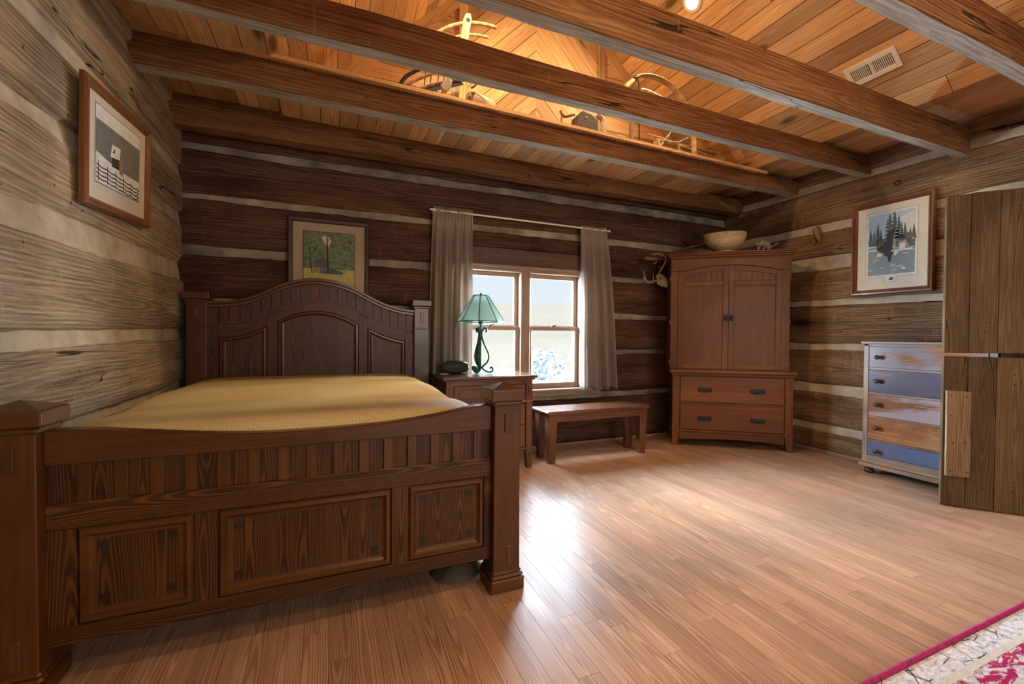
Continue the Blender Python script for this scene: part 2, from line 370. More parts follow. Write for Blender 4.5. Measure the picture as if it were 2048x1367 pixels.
# ------------------------------------------------------------------ polygon boards
def clip(poly, nx, ny, c):
    out = []; m = len(poly)
    for i in range(m):
        p, q = poly[i], poly[(i+1) % m]
        a = p[0]*nx + p[1]*ny - c; b = q[0]*nx + q[1]*ny - c
        if a <= 0: out.append(p)
        if a*b < 0:
            k = a/(a-b); out.append((p[0]+(q[0]-p[0])*k, p[1]+(q[1]-p[1])*k))
    return out
def boards(mb, region, ang, width, O, A, B, Nn, thick, gap=.002, lens=None, phase=0.0, mi=0, jit=0.0):
    """cover a convex region (a,b) with boards running at angle ang"""
    ca, sa = math.cos(ang), math.sin(ang)
    us = [p[0]*ca + p[1]*sa for p in region]; vs = [-p[0]*sa + p[1]*ca for p in region]
    O, A, B, Nn = map(Vector, (O, A, B, Nn))
    fr = ((A*ca + B*sa), (-A*sa + B*ca), Nn)
    k = math.floor((min(vs) - phase)/width)
    while phase + k*width < max(vs):
        v0, v1 = phase + k*width, phase + (k+1)*width
        strip = clip(clip(region, sa, -ca, -(v0 + gap/2)), -sa, ca, v1 - gap/2)
        if len(strip) >= 3:
            cuts = [min(us) - 1]
            if lens:
                u = min(us) - rng.uniform(0, lens[1])
                while u < max(us):
                    u += rng.uniform(*lens)
                    cuts.append(u)
            cuts.append(max(us) + 1)
            for u0, u1 in zip(cuts, cuts[1:]):
                p = clip(clip(strip, -ca, -sa, -(u0 + gap/2)), ca, sa, u1 - gap/2)
                if len(p) >= 3:
                    ar = abs(sum(p[i][0]*p[(i+1) % len(p)][1] - p[(i+1) % len(p)][0]*p[i][1] for i in range(len(p))))/2
                    if ar > 1e-5:
                        d = rng.uniform(0, jit)
                        mb.prism(p, O, A, B, Nn, -thick, -d, frame=fr, mi=mi)
        k += 1

# ------------------------------------------------------------------ room numbers
XL, XR, YB, YF = -.967, 4.37, 3.81, -2.6
KL, KR, XM = -.315, 3.77, 1.727           # where the flat soffit turns up, and the ridge
ZS, SL = 2.715, .93                       # soffit height, roof slope
ZR = ZS + (XM - KL)*SL
YG = 3.57                                 # gable
# ---- floor
mb = MB()
boards(mb, [(XL-.1, YF), (XR+.1, YF), (XR+.1, YB+.1), (XL-.1, YB+.1)], R(90), .082, (0,0,0), (1,0,0), (0,1,0), (0,0,1), .02, gap=.0011, lens=(.5, 1.7))
mb.box((XL-.1, YF, -.06), (XR+.1, YB+.1, -.02), ax='y', mi=1)
struct(mb.build('floor', [M['floor'], M['black']]))

# ---- log walls
def log_mesh(S, z0, z1, P3, d0=0.0, under=.025, top=.022, depth=.15, amp=.010, seed=0, tint=None):
    """hewn log: S=(s0,s1) along the wall, P3(s,d,z)->world, d positive into the room; z0,z1 functions of s"""
    s0, s1 = S; n = max(6, int((s1-s0)/.05)); V = []; F = []
    for i in range(n+1):
        s = s0 + (s1-s0)*i/n
        w = lambda a, f=1.0: noise.noise(Vector((s*f*2.1 + seed*7.3, a*3.7, seed*1.9)))
        zb = z0(s) + amp*1.1*w(1) + .006*w(2, 5); zt = z1(s) + amp*1.1*w(3) + .006*w(4, 5)
        f = d0 + .010*w(5, .6)
        prof = [(-depth, zb), (-.035, zb), (f-.012-.4*under, zb+.006), (f, zb+under)]
        for j in (.2, .4, .6, .8):
            prof.append((f + .006*w(10+j*9, 2) + .0035*w(20+j*31, 7), zb + under + (zt-top-zb-under)*j))
        prof += [(f-.001, zt-top), (f-.014, zt-.004), (-.035, zt), (-depth, zt)]
        V += [P3(s, d, z) for d, z in prof]
    k = 12
    for i in range(n):
        for j in range(k-1): F.append((i*k+j, (i+1)*k+j, (i+1)*k+j+1, i*k+j+1))
    F.append(tuple(range(k))); F.append(tuple(n*k+j for j in range(k-1, -1, -1)))
    A = (Vector(P3(1,0,0)) - Vector(P3(0,0,0))).normalized()
    m = MB(); m.raw(V, F, smooth=True, frame=(A, Vector((0,0,1)), A.cross(Vector((0,0,1)))), tint=tint)
    return m
def lerp(s0, a, s1, b): return lambda s: a + (b-a)*(s-s0)/(s1-s0)
def wall(name, mat, P3, S, courses, gaps, seed, d0s=None):
    """chinking slab (one mesh) with each log a child"""
    mb = MB(); n = int((S[1]-S[0])/.05)
    for gi, (lo, hi) in enumerate(gaps):
        V = []; F = []
        for i in range(n+1):
            s = S[0] + (S[1]-S[0])*i/n
            q = .006*noise.noise(Vector((s*3.1, gi*5.0+seed, 2.2)))
            V += [P3(s, -.16, lo(s)-.03), P3(s, -.012+q, lo(s)-.03), P3(s, -.022+q, (lo(s)+hi(s))/2), P3(s, -.034+q, hi(s)+.03), P3(s, -.16, hi(s)+.03)]
        for i in range(n):
            for j in range(4): F.append((i*5+j, (i+1)*5+j, (i+1)*5+j+1, i*5+j+1))
        mb.raw(V, F, 'x', smooth=True)
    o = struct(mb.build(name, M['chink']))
    for li, (lo, hi, ss) in enumerate(courses):
        for s0, s1 in (ss or [S]):
            d0, un = (d0s or {}).get(li, (0.0, .025))
            log_mesh((s0, s1), lo, hi, P3, d0, un, seed=seed+li*3+s0).build('log', mat, o, sharp=60)
    return o
def band(zs, S):
    """zs: list of (gap_low_start, gap_low_end, gap_high_start, gap_high_end) -> gaps and courses"""
    gaps = [(lerp(S[0], a, S[1], b), lerp(S[0], c, S[1], d)) for a, b, c, d in zs]
    cs = []; prev = lambda s: 0.0
    for lo, hi in gaps:
        cs.append([prev, lo, None]); prev = hi
    cs.append([prev, lambda s: 2.86, None])
    return gaps, cs
# left wall (s = y)
S = (YF, YB)
g, cs = band([(.30,.32,.35,.37), (.66,.70,.685,.745), (.97,1.06,1.03,1.125), (1.36,1.48,1.44,1.575), (1.80,1.88,1.855,1.955), (2.205,2.212,2.262,2.285), (2.54,2.59,2.585,2.645)], S)
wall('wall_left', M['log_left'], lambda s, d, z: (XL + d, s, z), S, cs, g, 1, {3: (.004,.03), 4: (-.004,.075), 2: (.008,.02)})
# right wall
g, cs = band([(.19,.21,.25,.265), (.555,.575,.62,.66), (.97,.985,1.02,1.045), (1.36,1.415,1.395,1.47), (1.71,1.775,1.845,1.88), (2.11,2.115,2.175,2.195), (2.46,2.535,2.52,2.6)], S)
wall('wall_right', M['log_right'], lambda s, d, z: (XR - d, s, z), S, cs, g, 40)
# back wall with the window opening
WX0, WX1, WZ0, WZ1 = 1.085, 2.395, .535, 1.755
SB = (XL-.15, XR+.15)
g, cs = band([(.45,.47,.50,.515), (.905,.915,.94,.955), (1.30,1.275,1.35,1.32), (1.675,1.67,1.735,1.72), (2.075,2.045,2.115,2.115), (2.43,2.415,2.475,2.49)], SB)
for i, c in enumerate(cs):
    if i in (1, 2, 3): c[2] = [(SB[0], WX0), (WX1, SB[1])]
cs[4][2] = [(SB[0], WX0), (WX1, SB[1])]
# gaps beside the opening must not cross it: build the chinking in two walls' worth of strips
def back(s, d, z): return (s, YB - d, z)
mbk = MB()
def chink_strip(mb, S, lo, hi, seed):
    n = max(4, int((S[1]-S[0])/.05)); V = []; F = []
    for i in range(n+1):
        s = S[0] + (S[1]-S[0])*i/n; q = .006*noise.noise(Vector((s*3.1, seed, 2.2)))
        V += [back(s, -.16, lo(s)-.03), back(s, -.014+q, lo(s)-.03), back(s, -.022+q, (lo(s)+hi(s))/2), back(s, -.032+q, hi(s)+.03), back(s, -.16, hi(s)+.03)]
    for i in range(n):
        for j in range(4): F.append((i*5+j, i*5+j+1, (i+1)*5+j+1, (i+1)*5+j))
    mb.raw(V, F, 'x', smooth=True)
for gi, (lo, hi) in enumerate(g):
    if gi in (1, 2, 3):
        chink_strip(mbk, (SB[0], WX0), lo, hi, gi*3.3); chink_strip(mbk, (WX1, SB[1]), lo, hi, gi*3.3+1)
    else: chink_strip(mbk, SB, lo, hi, gi*3.3)
wb = struct(mbk.build('wall_back', M['chink_dark']))
for li, (lo, hi, ss) in enumerate(cs):
    for s0, s1 in (ss or [SB]):
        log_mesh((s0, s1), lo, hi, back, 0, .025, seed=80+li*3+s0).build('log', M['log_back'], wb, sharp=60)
# log above the opening, from the header up to the chink
log_mesh((WX0-.002, WX1+.002), lambda s: 1.90, lambda s: cs[4][1](s), back, -.004, .02, seed=99).build('log', M['log_back'], wb, sharp=60)
# front wall (behind the viewer) closing the room, opening added for the fill light
mb = MB()
mb.box((XL-.15, YF-.12, 0), (.1, YF, 2.9), ax='x'); mb.box((3.3, YF-.12, 0), (XR+.15, YF, 2.9), ax='x')
mb.box((.1, YF-.12, 0), (3.3, YF, .35), ax='x'); mb.box((.1, YF-.12, 2.3), (3.3, YF, 2.9), ax='x')
struct(mb.build('wall_front', M['log_right']))
# light-tight backs of the walls
mb = MB()
mb.box((XL-.3, YF-.1, -.05), (XL-.145, YB+.3, 3.0)); mb.box((XR+.145, YF-.1, -.05), (XR+.3, YB+.3, 3.0))
mb.box((XL-.2, YB+.155, -.05), (WX0, YB+.2, 3.0)); mb.box((WX1, YB+.155, -.05), (XR+.2, YB+.2, 3.0))
mb.box((WX0, YB+.155, -.05), (WX1, YB+.2, WZ0)); mb.box((WX0, YB+.155, WZ1), (WX1, YB+.2, 3.0))
struct(mb.build('wall_exterior', M['chink']))
# ---- baseboards
mb = MB(); mb.box((XL, YB-.02, 0), (XR, YB-.002, .022), ax='x', c=.004); struct(mb.build('baseboard_back', M['sash']))
mb = MB(); mb.box((XR-.028, YF, 0), (XR-.004, YB-.02, .028), ax='y', c=.004); struct(mb.build('baseboard_right', M['sash']))

# ---- ceiling: flat soffit along three sides, vaulted middle
PW = .128
def zl(x): return 2.730 - .011*(x + .16)     # top of the ledge, a little lower to the right
mb = MB()
boards(mb, [(XL-.1, YF), (KL, YF), (KL, YB), (XL-.1, YB)], R(90), PW, (0,0,ZS), (1,0,0), (0,1,0), (0,0,-1), .02, gap=.005, lens=(1.4, 3), jit=.002, phase=KL)
boards(mb, [(KR, YF), (XR+.1, YF), (XR+.1, YB), (KR, YB)], R(90), PW, (0,0,ZS), (1,0,0), (0,1,0), (0,0,-1), .02, gap=.005, lens=(1.4, 3), jit=.002, phase=-KR)
boards(mb, [(KL, 2.96), (KR, 2.96), (KR, YB), (KL, YB)], R(90), PW, (0,0,zl(0)-.045), (1,0,-.011), (0,1,0), (0,0,-1), .02, gap=.005, jit=.002, phase=.055)
sl = math.hypot(XM-KL, ZR-ZS); ux, uz = (XM-KL)/sl, (ZR-ZS)/sl
boards(mb, [(0, YF), (sl, YF), (sl, YG), (0, YG)], R(90), PW, (KL,0,ZS), (ux,0,uz), (0,1,0), (uz,0,-ux), .02, gap=.005, lens=(1.2, 3), jit=.002)
boards(mb, [(0, YF), (sl, YF), (sl, YG), (0, YG)], R(90), PW, (KR,0,ZS), (-ux,0,uz), (0,1,0), (-uz,0,-ux), .02, gap=.005, lens=(1.2, 3), jit=.002)
# dark backing so that the seams read dark and no light leaks
bk = .045
for V in ([(XL-.2,YF,ZS+bk),(KL-.02,YF,ZS+bk),(KL-.02,YB+.2,ZS+bk),(XL-.2,YB+.2,ZS+bk)], [(KR+.02,YF,ZS+bk),(XR+.2,YF,ZS+bk),(XR+.2,YB+.2,ZS+bk),(KR+.02,YB+.2,ZS+bk)],
          [(KL-.02,YF-.1,ZS+bk),(KL-.02,YG+.1,ZS+bk),(XM,YG+.1,ZR+bk),(XM,YF-.1,ZR+bk)], [(KR+.02,YF-.1,ZS+bk),(KR+.02,YG+.1,ZS+bk),(XM,YG+.1,ZR+bk),(XM,YF-.1,ZR+bk)]):
    mb.raw(V, [(0,1,2,3)], 'y', mi=1)
ceil = struct(mb.build('ceiling', [M['pine'], M['black']]))
# gable: horizontal boards at the sides, chevron boards between two upright trims
mb = MB()
def roofz(x): return ZS + (min(x, 2*XM-x) - KL)*SL
TL0, TL1 = 1.0, 1.075; TR0, TR1 = 2*XM-1.075, 2*XM-1.0
ax3 = ((0,YG,0), (1,0,0), (0,0,1), (0,-1,0))
boards(mb, [(KL, ZS), (TL0, ZS), (TL0, roofz(TL0))], 0, PW, *ax3, .02, gap=.005, phase=ZS, jit=.002)
boards(mb, [(TR1, ZS), (KR, ZS), (TR1, roofz(TR1))], 0, PW, *ax3, .02, gap=.005, phase=ZS, jit=.002)
boards(mb, [(TL1, ZS), (XM, ZS), (XM, ZR), (TL1, roofz(TL1))], R(45), .122, *ax3, .02, gap=.005, phase=.03, jit=.002)
boards(mb, [(XM, ZS), (TR0, ZS), (TR0, roofz(TR0)), (XM, ZR)], R(-45), .122, *ax3, .02, gap=.005, phase=2*XM*math.sin(R(45))*.5+.03, jit=.002)
mb.raw([(KL-.3,YG+.04,ZS), (KR+.3,YG+.04,ZS), (XM,YG+.04,ZR+.3)], [(0,1,2)], 'x', mi=1)
mb.raw([(KL-.3,YF-.06,ZS), (KR+.3,YF-.06,ZS), (XM,YF-.06,ZR+.3)], [(0,1,2)], 'x', mi=0)
struct(mb.build('wall_gable', [M['pine'], M['black']]))
def trim(n, mbx): struct(mbx.build('trim_%d' % n, M['pine']))
mb = MB(); mb.box((TL0, YG-.022, ZS+.02), (TL1, YG, roofz(TL0)), ax='z', c=.004); trim(1, mb)
mb = MB(); mb.box((TR0, YG-.022, ZS+.02), (TR1, YG, roofz(TR1)), ax='z', c=.004); trim(2, mb)
tw = .085
for n, (x0, sg) in ((3, (KL, 1)), (4, (KR, -1))):
    mb = MB()
    mb.prism([(0, 0), (sl, 0), (sl, -tw), (tw*.9, -tw)], (x0, YG, ZS), (sg*ux, 0, uz), (-sg*uz, 0, ux), (0,-1,0), 0, .02, frame=(Vector((sg*ux,0,uz)), Vector((-sg*uz,0,ux)), Vector((0,1,0))))
    trim(n, mb)
# ledge over the soffit behind the vault: top boards and front edge
mb = MB()
boards(mb, [(KL, 2.925), (KR, 2.925), (KR, YG), (KL, YG)], R(90), .14, (0,0,zl(0)), (1,0,-.011), (0,1,0), (0,0,1), .018, gap=.003)
mb.prism([(KL-.2, zl(KL-.2)-.022), (KR+.1, zl(KR+.1)-.022), (KR+.1, zl(KR+.1)), (KL-.2, zl(KL-.2))], (0,2.906,0), (1,0,0), (0,0,1), (0,-1,0), -.018, 0, ax='x')
struct(mb.build('trim_5', M['pine']))
# ---- beams
BE = [(3.60, .12, 2.512, 2.715, 2.68), (2.955, .10, 2.543, 2.735, 2.675), (2.312, .085, 2.532, 2.725, 2.685), (1.672, .08, 2.462, 2.69, 2.665), (1.035, .085, 2.475, 2.69, 2.66), (.40, .09, 2.46, 2.68, 2.66), (-.25, .09, 2.46, 2.68, 2.66), (-.95, .09, 2.46, 2.68, 2.66), (-1.65, .09, 2.46, 2.68, 2.66)]
def beam(y, w, zb, ztl, ztr, seed):
    n = 90; rows = []
    for i in range(n+1):
        x = XL - .05 + (XR - XL + .1)*i/n
        q = lambda a, f=1.0: noise.noise(Vector((x*1.3*f + seed*9, a*4.1, seed)))
        zt = ztl + (ztr-ztl)*i/n; c = .005 + .003*q(9, 3)
        y0 = y + .006*q(1) + .0025*q(2, 6); y1 = y + w + .006*q(3) + .0025*q(12, 6); b = zb + .004*q(4) + .002*q(5, 7); t_ = zt + .004*q(6)
        prof = [(y0+c, b), (y0, b+c), (y0+.003*q(7, 4), b+(t_-b)*.35), (y0+.003*q(8, 4), b+(t_-b)*.65), (y0, t_-c), (y0+c, t_), (y1-c, t_), (y1, t_-c), (y1, b+c), (y1-c, b)]
        rows.append([(x, yy, zz) for yy, zz in prof])
    k = 10; m = MB(); fr = (Vector((1,0,0)), Vector((0,0,1)), Vector((0,1,0)))
    V = [p for r in rows for p in r]
    F = [(i*k+j, i*k+j+1, (i+1)*k+j+1, (i+1)*k+j) for i in range(n) for j in range(k-1)]
    m.raw(V, F, smooth=True, frame=fr)
    V = [r[j] for r in rows for j in (9, 0)]
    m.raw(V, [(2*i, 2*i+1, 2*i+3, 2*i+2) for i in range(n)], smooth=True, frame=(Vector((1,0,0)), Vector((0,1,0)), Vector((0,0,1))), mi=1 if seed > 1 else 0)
    return m
for i, b_ in enumerate(BE):
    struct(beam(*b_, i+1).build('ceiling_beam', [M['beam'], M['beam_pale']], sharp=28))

# ---- window
wz = (1.18)
mb = MB()
fy0, fy1 = YB-.012, YB+.13
mb.box((WX0, fy0, .56), (WX0+.03, fy1, 1.725), ax='z', c=.003); mb.box((WX1-.03, fy0, .56), (WX1, fy1, 1.725), ax='z', c=.003)
mb.box((WX0, fy0, 1.70), (WX1, fy1, 1.755), ax='x', c=.003); mb.box((WX0-.02, fy0-.012, 1.735), (WX1+.02, fy1, 1.758), ax='x', c=.004)
mb.box((1.70, fy0+.01, .56), (1.795, fy1, 1.70), ax='z', c=.003)
w1 = struct(mb.build('window_1', M['sash']))
mb = MB(); mb.box((WX0-.12, YB-.055, .545), (WX1+.24, YB+.13, .572), ax='x', c=.005); mb.box((WX0-.10, YB-.03, .50), (WX1+.2, YB, .545), ax='x', c=.004); mb.build('window_sill', M['sash'], w1)
mb = MB(); mb.box((WX0-.1, YB-.008, 1.757), (WX1+.1, YB+.13, 1.912), ax='x', c=.004); mb.build('header_board', M['header'], w1)
for x0, x1 in ((WX0+.03, 1.70), (1.795, WX1-.03)):
    for z0, z1, yy in ((1.16, 1.70, YB+.075), (.572, 1.185, YB+.04)):
        mb = MB(); a = .042; e = .032
        mb.box((x0, yy, z0), (x0+a, yy+e, z1), ax='z', c=.004); mb.box((x1-a, yy, z0), (x1, yy+e, z1), ax='z', c=.004)
        mb.box((x0+a, yy, z1-.04), (x1-a, yy+e, z1), ax='x', c=.004); mb.box((x0+a, yy, z0), (x1-a, yy+e, z0+(.055 if z0 < 1 else .035)), ax='x', c=.004)
        s_ = mb.build('sash', M['sash'], w1)
        mb = MB(); mb.box((x0+a-.005, yy+.013, z0+.03), (x1-a+.005, yy+.017, z1-.035)); mb.build('glass_pane', M['glass'], s_)
    mb = MB(); xm = (x0+x1)/2
    mb.lathe([(.004,0), (.018,.002), (.016,.012), (.006,.016)], (xm, YB+.055, 1.185), 14); mb.tube([(xm-.01, YB+.05, 1.195), (xm+.03, YB+.045, 1.20)], [.006, .005]); mb.build('sash_lock', M['iron'], w1)
# outside: sunlit slope and shrub
def hill():
    n = 40; V = []; F = []
    for j in range(n+1):
        y = 4.3 + (j/n)**1.5*50
        for i in range(n+1):
            x = -35 + i*80/n
            z = -.6 + (y-4.3)*.118 + .5*noise.noise(Vector((x*.15, y*.15, 0)))*min(1, (y-4)/6)
            V.append((x, y, z))
    for j in range(n):
        for i in range(n): F.append((j*(n+1)+i, j*(n+1)+i+1, (j+1)*(n+1)+i+1, (j+1)*(n+1)+i))
    m = MB(); m.raw(V, F, 'x', smooth=True)
    t = NT('dry meadow'); g = t.n('ShaderNodeTexCoord').outputs['Object']
    nn = t.noise(g, 1.6, 8, .7); col = t.ramp(nn, [(.3, (.40,.41,.43)), (.45, (.47,.45,.41)), (.65, (.5,.48,.42))])
    o = m.build('meadow_ground', t.out(t.bsdf(col, .95))); struct(o)
hill()
mb = MB()
for i in range(110):
    a = Vector((rng.gauss(4.55, .42), rng.gauss(9.0, .3), rng.uniform(-.1, .8)))
    r = rng.uniform(.05, .13)
    for q in range(3):
        d = Vector((rng.uniform(-1,1), rng.uniform(-1,1), rng.uniform(-.6,1))).normalized()*r; e = Vector((rng.uniform(-1,1), rng.uniform(-1,1), rng.uniform(-1,1))).normalized()*r*.5
        mb.raw([a, a+d+e, a+d*1.6, a+d-e], [(0,1,2,3)], 'z')
for i in range(8): mb.tube([(4.55+rng.uniform(-.1,.1), 9, -.25), (4.55+rng.uniform(-.4,.4), 9, .5)], [.02, .008], 6)
tag(mb.build('shrub', plain('pale blue leaves', (.13,.155,.2), .9, 0, .4, 3)), 'pale bluish shrub on the bright slope outside the window', 'shrub')

# ---- dutch door of barn boards, standing open
PD, QD = Vector((3.732, 1.512, 0)), Vector((3.976, 1.227, 0))
da = math.atan2(QD.y-PD.y, QD.x-PD.x)
d1 = struct(thing('door_1', '', 'door', PD, da)); del d1['label']; del d1['category']
DL = .97
for name, z0, z1 in (('lower_leaf', .0, .985), ('upper_leaf', 1.002, 2.035)):
    mb = MB(); u = 0.0
    ws = [.105, .135, .15, .12, .14, .13, .19]
    for w in ws:
        u1 = min(DL, u + w)
        e = 0 if u > 0 else rng.uniform(-.006, .004)
        mb.box((u+e-.012*(u == 0), .0, z0+.004+rng.uniform(0, .004)), (u1-.002, .03, z1-rng.uniform(0, .006)), ax='z', c=.003); u = u1
    lf = mb.build(name, M['barn'], d1, world=False)
    for zz in (z0+.12, z1-.2):
        mb = MB(); mb.box((.03, .03, zz), (DL-.03, .055, zz+.13), ax='x', c=.004); mb.build('batten', M['barn'], lf, world=False)
    mb = MB()
    for k in range(7):
        for zz in (z0+.17, z1-.14):
            for dz in (-.03, .03): mb.lathe([(.0045,0), (.004,.0025), (.001,.003)], n=8, M=Matrix.Translation((.05+k*.135, -.0, zz+dz)) @ Matrix.Rotation(R(90), 4, 'X'))
    mb.build('nail', M['iron'], lf, world=False)
mb = MB(); mb.prism([(.0,.203), (.116,.207), (.118,.45), (.113,.48), (.117,.757), (-.003,.76), (.0,.5)], (0,0,0), (1,0,0), (0,0,1), (0,-1,0), 0, .024, ax='z')
pb = mb.build('patch_board', M['barn_light'], d1, .003, world=False)
mb = MB()
for u, z in ((.02,.73), (.095,.725), (.02,.6), (.03,.42), (.09,.43), (.02,.235), (.1,.24)): mb.lathe([(.0045,0), (.004,.0025), (.001,.003)], n=8, M=Matrix.Translation((u, -.024, z)) @ Matrix.Rotation(R(90), 4, 'X'))
mb.build('nail', M['iron'], pb, world=False)

# ------------------------------------------------------------------ bed
BX = -.08
bed = thing('bed', 'large dark oak panel bed with arched headboard, heavy square posts', 'bed', (BX, 2.7, 0))
def post(x0, x1, y0, y1, zt, parent, head=False):
    mb = MB(); t = .004
    V = [(x0-t, y0-t, .05), (x1+t, y0-t, .05), (x1+t, y1+t, .05), (x0-t, y1+t, .05), (x0, y0, zt-.05), (x1, y0, zt-.05), (x1, y1, zt-.05), (x0, y1, zt-.05)]
    mb.raw(V, [(0,3,2,1), (4,5,6,7), (0,1,5,4), (1,2,6,5), (2,3,7,6), (3,0,4,7)], 'z')
    p = mb.build('post', M['bed_smooth'], parent, .004)
    mb = MB(); c = .02
    mb.box((x0-c, y0-c, 0), (x1+c, y1+c, .055), ax='x', c=.005); mb.box((x0-c*.75, y0-c*.75, .055), (x1+c*.75, y1+c*.75, .072), ax='x', c=.006)
    mb.box((x0-.008, y0-.008, .072), (x1+.008, y1+.008, .086), ax='x', c=.005)
    mb.build('foot_moulding', M['bed_smooth'], p, .002)
    mb = MB(); xm, ym = (x0+x1)/2, (y0+y1)/2
    mb.box((x0-.008, y0-.008, zt-.072), (x1+.008, y1+.008, zt-.05), ax='x', c=.006)
    mb.box((x0-c, y0-c, zt-.05), (x1+c, y1+c, zt), ax='x', c=.004)
    pk = .006 if head else .026
    V = [(x0-c*.8, y0-c*.8, zt), (x1+c*.8, y0-c*.8, zt), (x1+c*.8, y1+c*.8, zt), (x0-c*.8, y1+c*.8, zt), (xm, ym, zt+pk)]
    mb.raw(V, [(0,1,4), (1,2,4), (2,3,4), (3,0,4)], 'x')
    mb.build('cap', M['bed_smooth'], p, .002)
    mb = MB()
    pl = [(zt-.145, .08, xm)] + ([] if head else [(.145, .09, xm+.01)])
    for zc, h, xx in pl:
        mb = MB(); mb.box((xx-.013, y0-.007, zc-h/2), (xx+.013, y0+.01, zc+h/2), ax='z', c=.003); mb.build('plug', M['bed_smooth'], p)
    if head:
        mb = MB(); mb.box((x0-.005, y0-.005, zt-.245), (x1+.005, y1+.005, zt-.232), ax='x', c=.003); mb.build('collar', M['bed_smooth'], p)
    return p
for x0, x1 in ((-.93, -.79), (.65, .765)):
    xx = (x0, x1) if x0 > 0 else (-.915, -.795)
    post(xx[0], xx[1], 1.72, 1.835, .868, bed)
for x0, x1 in ((-.905, -.787), (.655, .775)): post(x0, x1, 3.63, 3.75, 1.385, bed, True)
# footboard
def curve_poly(top, bot, n=40):
    """closed polygon between two sampled curves [(x,z)...]"""
    return top + bot[::-1]
def smooth(pts, n=8):
    out = []
    for i in range(len(pts)-1):
        p0, p1, p2, p3 = pts[max(i-1,0)], pts[i], pts[i+1], pts[min(i+2, len(pts)-1)]
        for k in range(n):
            t = k/n
            out.append(tuple(.5*((2*p1[q]) + (-p0[q]+p2[q])*t + (2*p0[q]-5*p1[q]+4*p2[q]-p3[q])*t*t + (-p0[q]+3*p1[q]-3*p2[q]+p3[q])*t**3) for q in (0,1)))
    out.append(pts[-1]); return out
XZ = ((1,0,0), (0,0,1), (0,-1,0))
fb0, fb1 = -.795, .65
mb = MB()
mb.box((fb0, 1.776, .155), (fb1, 1.79, .57), ax='x')                                   # base
mb.box((fb0, 1.757, .49), (fb1, 1.80, .57), ax='x', c=.003)
mb.box((fb0, 1.757, .13), (fb1, 1.80, .185), ax='x', c=.003)
for a, b in ((fb0, -.72), (-.418, -.35), (.23, .297), (.617, fb1)): mb.box((a, 1.757, .185), (b, 1.80, .49), ax='z', c=.002)
fb = mb.build('footboard', M['bed'], bed)
top = smooth([(fb0,.80), (-.69,.797), (-.55,.779), (-.34,.755), (-.14,.745), (.08,.747), (.27,.756), (.45,.776), (.56,.795), (fb1,.80)])
mb = MB(); mb.prism(top + [(fb1,.69), (fb0,.69)], (0,1.752,0), *XZ, -.05, 0, ax='x'); mb.build('top_rail', M['bed_smooth'], fb, .005)
mb = MB(); mb.box((fb0, 1.775, .565), (fb1, 1.80, .695), ax='x')
for i in range(16):
    a = fb0 + (fb1-fb0)*i/16; mb.box((a+.004, 1.771, .57), (a+(fb1-fb0)/16-.004, 1.776, .69), ax='z')
for i in range(15):
    x = -.706 + i*.0925
    if x < fb1-.02: mb.box((x-.018, 1.763, .567), (x+.018, 1.79, .695), ax='z', c=.002, mi=1)
mb.build('slat_band', [M['bed'], M['bed_smooth']], fb)
def raised(x0, x1, z0, z1, y, parent, topf=None, mouldm='bed_smooth', cathedral=True):
    """raised panel: mould ring, sunk cove, flat field (topf: top curve relative to z1 at x)"""
    def ring(i):
        xs = [x0+i + (x1-x0-2*i)*k/24 for k in range(25)]
        tz = [(x, (topf(x) if topf else z1) - i) for x in xs]
        return [(x0+i, z0+i)] + [(x1-i, z0+i)] + tz[::-1]
    prof = [(0, .0), (.008, .011), (.02, .012), (.026, .002), (.034, -.004), (.042, -.005)]
    V = []; F = []; n = 27
    for i, d in prof: V += [(x, y-d, z) for x, z in ring(i)]
    for k in range(len(prof)-1):
        for i in range(n): F.append((k*n+i, k*n+(i+1) % n, (k+1)*n+(i+1) % n, (k+1)*n+i))
    mb = MB(); mb.raw(V, F, 'x'); o = mb.build('panel_moulding', M[mouldm], parent)
    mb = MB(); r_ = ring(.042)
    xa, xb = x0+.042, x1-.042; nb = max(2, round((xb-xa)/.105))
    for k in range(nb):
        a, b = xa+(xb-xa)*k/nb, xa+(xb-xa)*(k+1)/nb
        ks = [a+(b-a)*q/6 for q in range(7)]
        pts = [(a, z0+.042), (b, z0+.042)] + [(x, (topf(x) if topf else z1)-.042) for x in ks[::-1]]
        mb.raw([(x, y+.005, z) for x, z in pts], [tuple(range(len(pts)))], 'z')
    p = mb.build('panel_field', M['bed'], o)
    mb = MB()
    for xx in (x0+.062, x1-.062):
        for zz in ((z0+.065, (topf(xx) if topf else z1)-.065) if not topf else ((topf(xx))-.085,)):
            mb = MB(); mb.box((xx-.013, y+.002, zz-.012), (xx+.013, y+.006, zz+.012), ax='z'); mb.build('inlay_plug', M['bed_dark'], o)
for a, b in ((-.72, -.418), (-.35, .23), (.297, .617)): raised(a, b, .185, .488, 1.765, fb)
